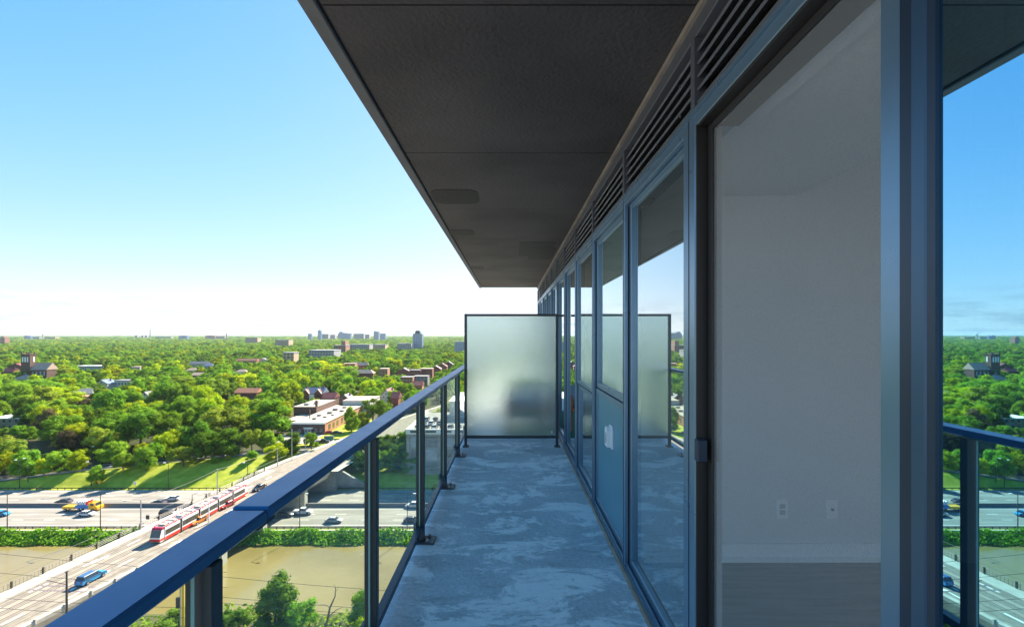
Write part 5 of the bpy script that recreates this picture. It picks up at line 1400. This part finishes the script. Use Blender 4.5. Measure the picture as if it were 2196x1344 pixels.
PT = [pole(143, 1322, 96, 'dark wire pole on the bridge beside the blue hatchback', ZD, M_STEELD, .17, ((-3.2, 1.5),)),
      pole(302, 1134, 62, 'pale wire pole on the bridge pavement ahead of the streetcar', ZD + .16),
      pole(448, 1120, 44, 'white wire pole with slanted bracket beside the streetcar', ZD + .16, M_TRIM, .15, ((-2.0, .8),)),
      pole(466, 1060, 54, 'white wire pole behind the streetcar against the grass bank', ZD),
      pole(595, 1000, 38, 'pale wire pole at the bridge end in front of the bright shrub', ZD),
      pole(626, 987, 66, 'tallest pale wire pole at the end of the bridge', ZD),
      pole(655, 970, 30, 'short pale pole on the pavement below the school', ZD),
      pole(801, 905, 20, 'grey utility pole at the school lawn beside the dark round tree', None, M_GALV, .15, ((-1.2, .4), (1.2, .4)))]
yp = thing('gas_marker_pole', 'yellow banded pole on the near river bank behind the first railing post', 'pole', (-56.0, 78, -50.2), 0)
MB().tube([(0, 0, 0), (0, 0, 14)], .22, 8).build('shaft', mat('yellow_pole_paint', (.72, .42, .03), .5), yp)
MB().tube([(-.42, 0, 0), (-.42, 0, 14)], .12, 6).build('conduit', M_CONCL, yp); B('junction_box', -1.1, -.55, -.2, .2, 5.2, 7.0, M_STEELD, yp)
M_WIRE = mat('overhead_wire', (.05, .045, .045), .6)
def wire(a, b, sag, label, r=.028, n=10):
    a, b = Vector(a), Vector(b); P = []
    for i in range(n + 1):
        t_ = i / n; p = a.lerp(b, t_); p.z -= sag * 4 * t_ * (1 - t_); P.append(p)
    tag(MB().tube(P, r, 4).build('overhead_wire', M_WIRE), label, 'wire', 'overhead wires')
for i, lab in ((1, 'from the pale pole to the one behind it'), (3, 'from the white pole by the bank to the pole at the bridge end'), (4, 'between the two poles at the bridge end'), (5, 'from the tallest pole to the short pole below the school')):
    j = {1: 3, 3: 4, 4: 5, 5: 6}[i]; wire(PT[i], PT[j], .5, 'thin wire ' + lab, .035)
for f0, nm in ((.36, 'nearer the river rail'), (.52, 'nearer the balcony')):
    a = Vector((lerp(brL(58), brR(58), f0), 58, ZD + 5.6)); b = Vector((lerp(brL(150), brR(150), f0), 150, ZD + 5.6)); wire(a, b, .1, 'overhead contact wire ' + nm, .03)
for k, (py0, py1) in enumerate(((1186, 1218), (1228, 1252), (1282, 1300), (1304, 1322))):
    d = 74 + k * .0 - k * 3
    a = Vector(((-40 - VX) / FPX * d, d, CAM_Z - (py0 - 4 - VY) / FPX * d)); b = Vector(((470 - VX) / FPX * d, d + 2, CAM_Z - (py1 + 22 - VY) / FPX * d))
    wire(a, b, .3, '%s span wire crossing the bridge near the dark pole' % ('topmost', 'second', 'third', 'lowest')[k], .03)
for k, (py0, py1) in enumerate(((1232, 1262), (1276, 1302), (1288, 1316))):
    d = 70
    a = Vector(((440 - VX) / FPX * d, d, CAM_Z - (py0 - VY) / FPX * d)); b = Vector(((900 - VX) / FPX * d, d, CAM_Z - (py1 + 8 - VY) / FPX * d))
    wire(a, b, .2, '%s wire over the muddy river, seen through the railing glass' % ('upper', 'middle', 'lower')[k], .03)
def sign(px, base, hpx, label, kind, z=None):
    p = onplane(px, base, z) if z is not None else hit(px, base); s = p.y / FPX; H = hpx * s
    t_ = thing('road_sign', label, 'sign', p, 0, 'road signs')
    MB().tube([(0, 0, 0), (0, 0, H)], .06, 6).build('post', M_GALV, t_)
    if kind == 'diamond': q = MB().prism([(0, H - .95), (.85, H - .1), (0, H + .75), (-.85, H - .1)], -.1, -.07, 'y'); q.build('plate', paint('sign_yellow', (.80, .50, .02)), t_)
    else: B('plate', -.5, .5, -.1, -.07, H - .9, H + .3, M_TRIM if kind == 'white' else M_STEELD, t_)
sign(213, 1045, 12, 'yellow diamond warning sign at the foot of the grass bank', 'diamond')
sign(290, 1042, 8, 'small white sign on the grass bank', 'white')
sign(317, 1118, 12, 'back of a dark sign at the river guardrail before the bridge', 'dark', ZH)
# ------------------------------------------------------------------ the air over the valley
hz = B('haze', -16000, 12000, -300, 15500, -95, 95, None)
hz.data.materials.clear()
hm = bpy.data.materials.new('summer_haze'); hm.use_nodes = True; t = hm.node_tree; t.nodes.clear()
o_ = t.nodes.new('ShaderNodeOutputMaterial'); pv = t.nodes.new('ShaderNodeVolumePrincipled')
pv.inputs['Color'].default_value = (.70, .82, .95, 1); pv.inputs['Density'].default_value = .00004; pv.inputs['Anisotropy'].default_value = .3
t.links.new(pv.outputs[0], o_.inputs['Volume']); hz.data.materials.append(hm)
stuff(tag(hz, 'faint blue summer haze over the valley and city', 'haze'))
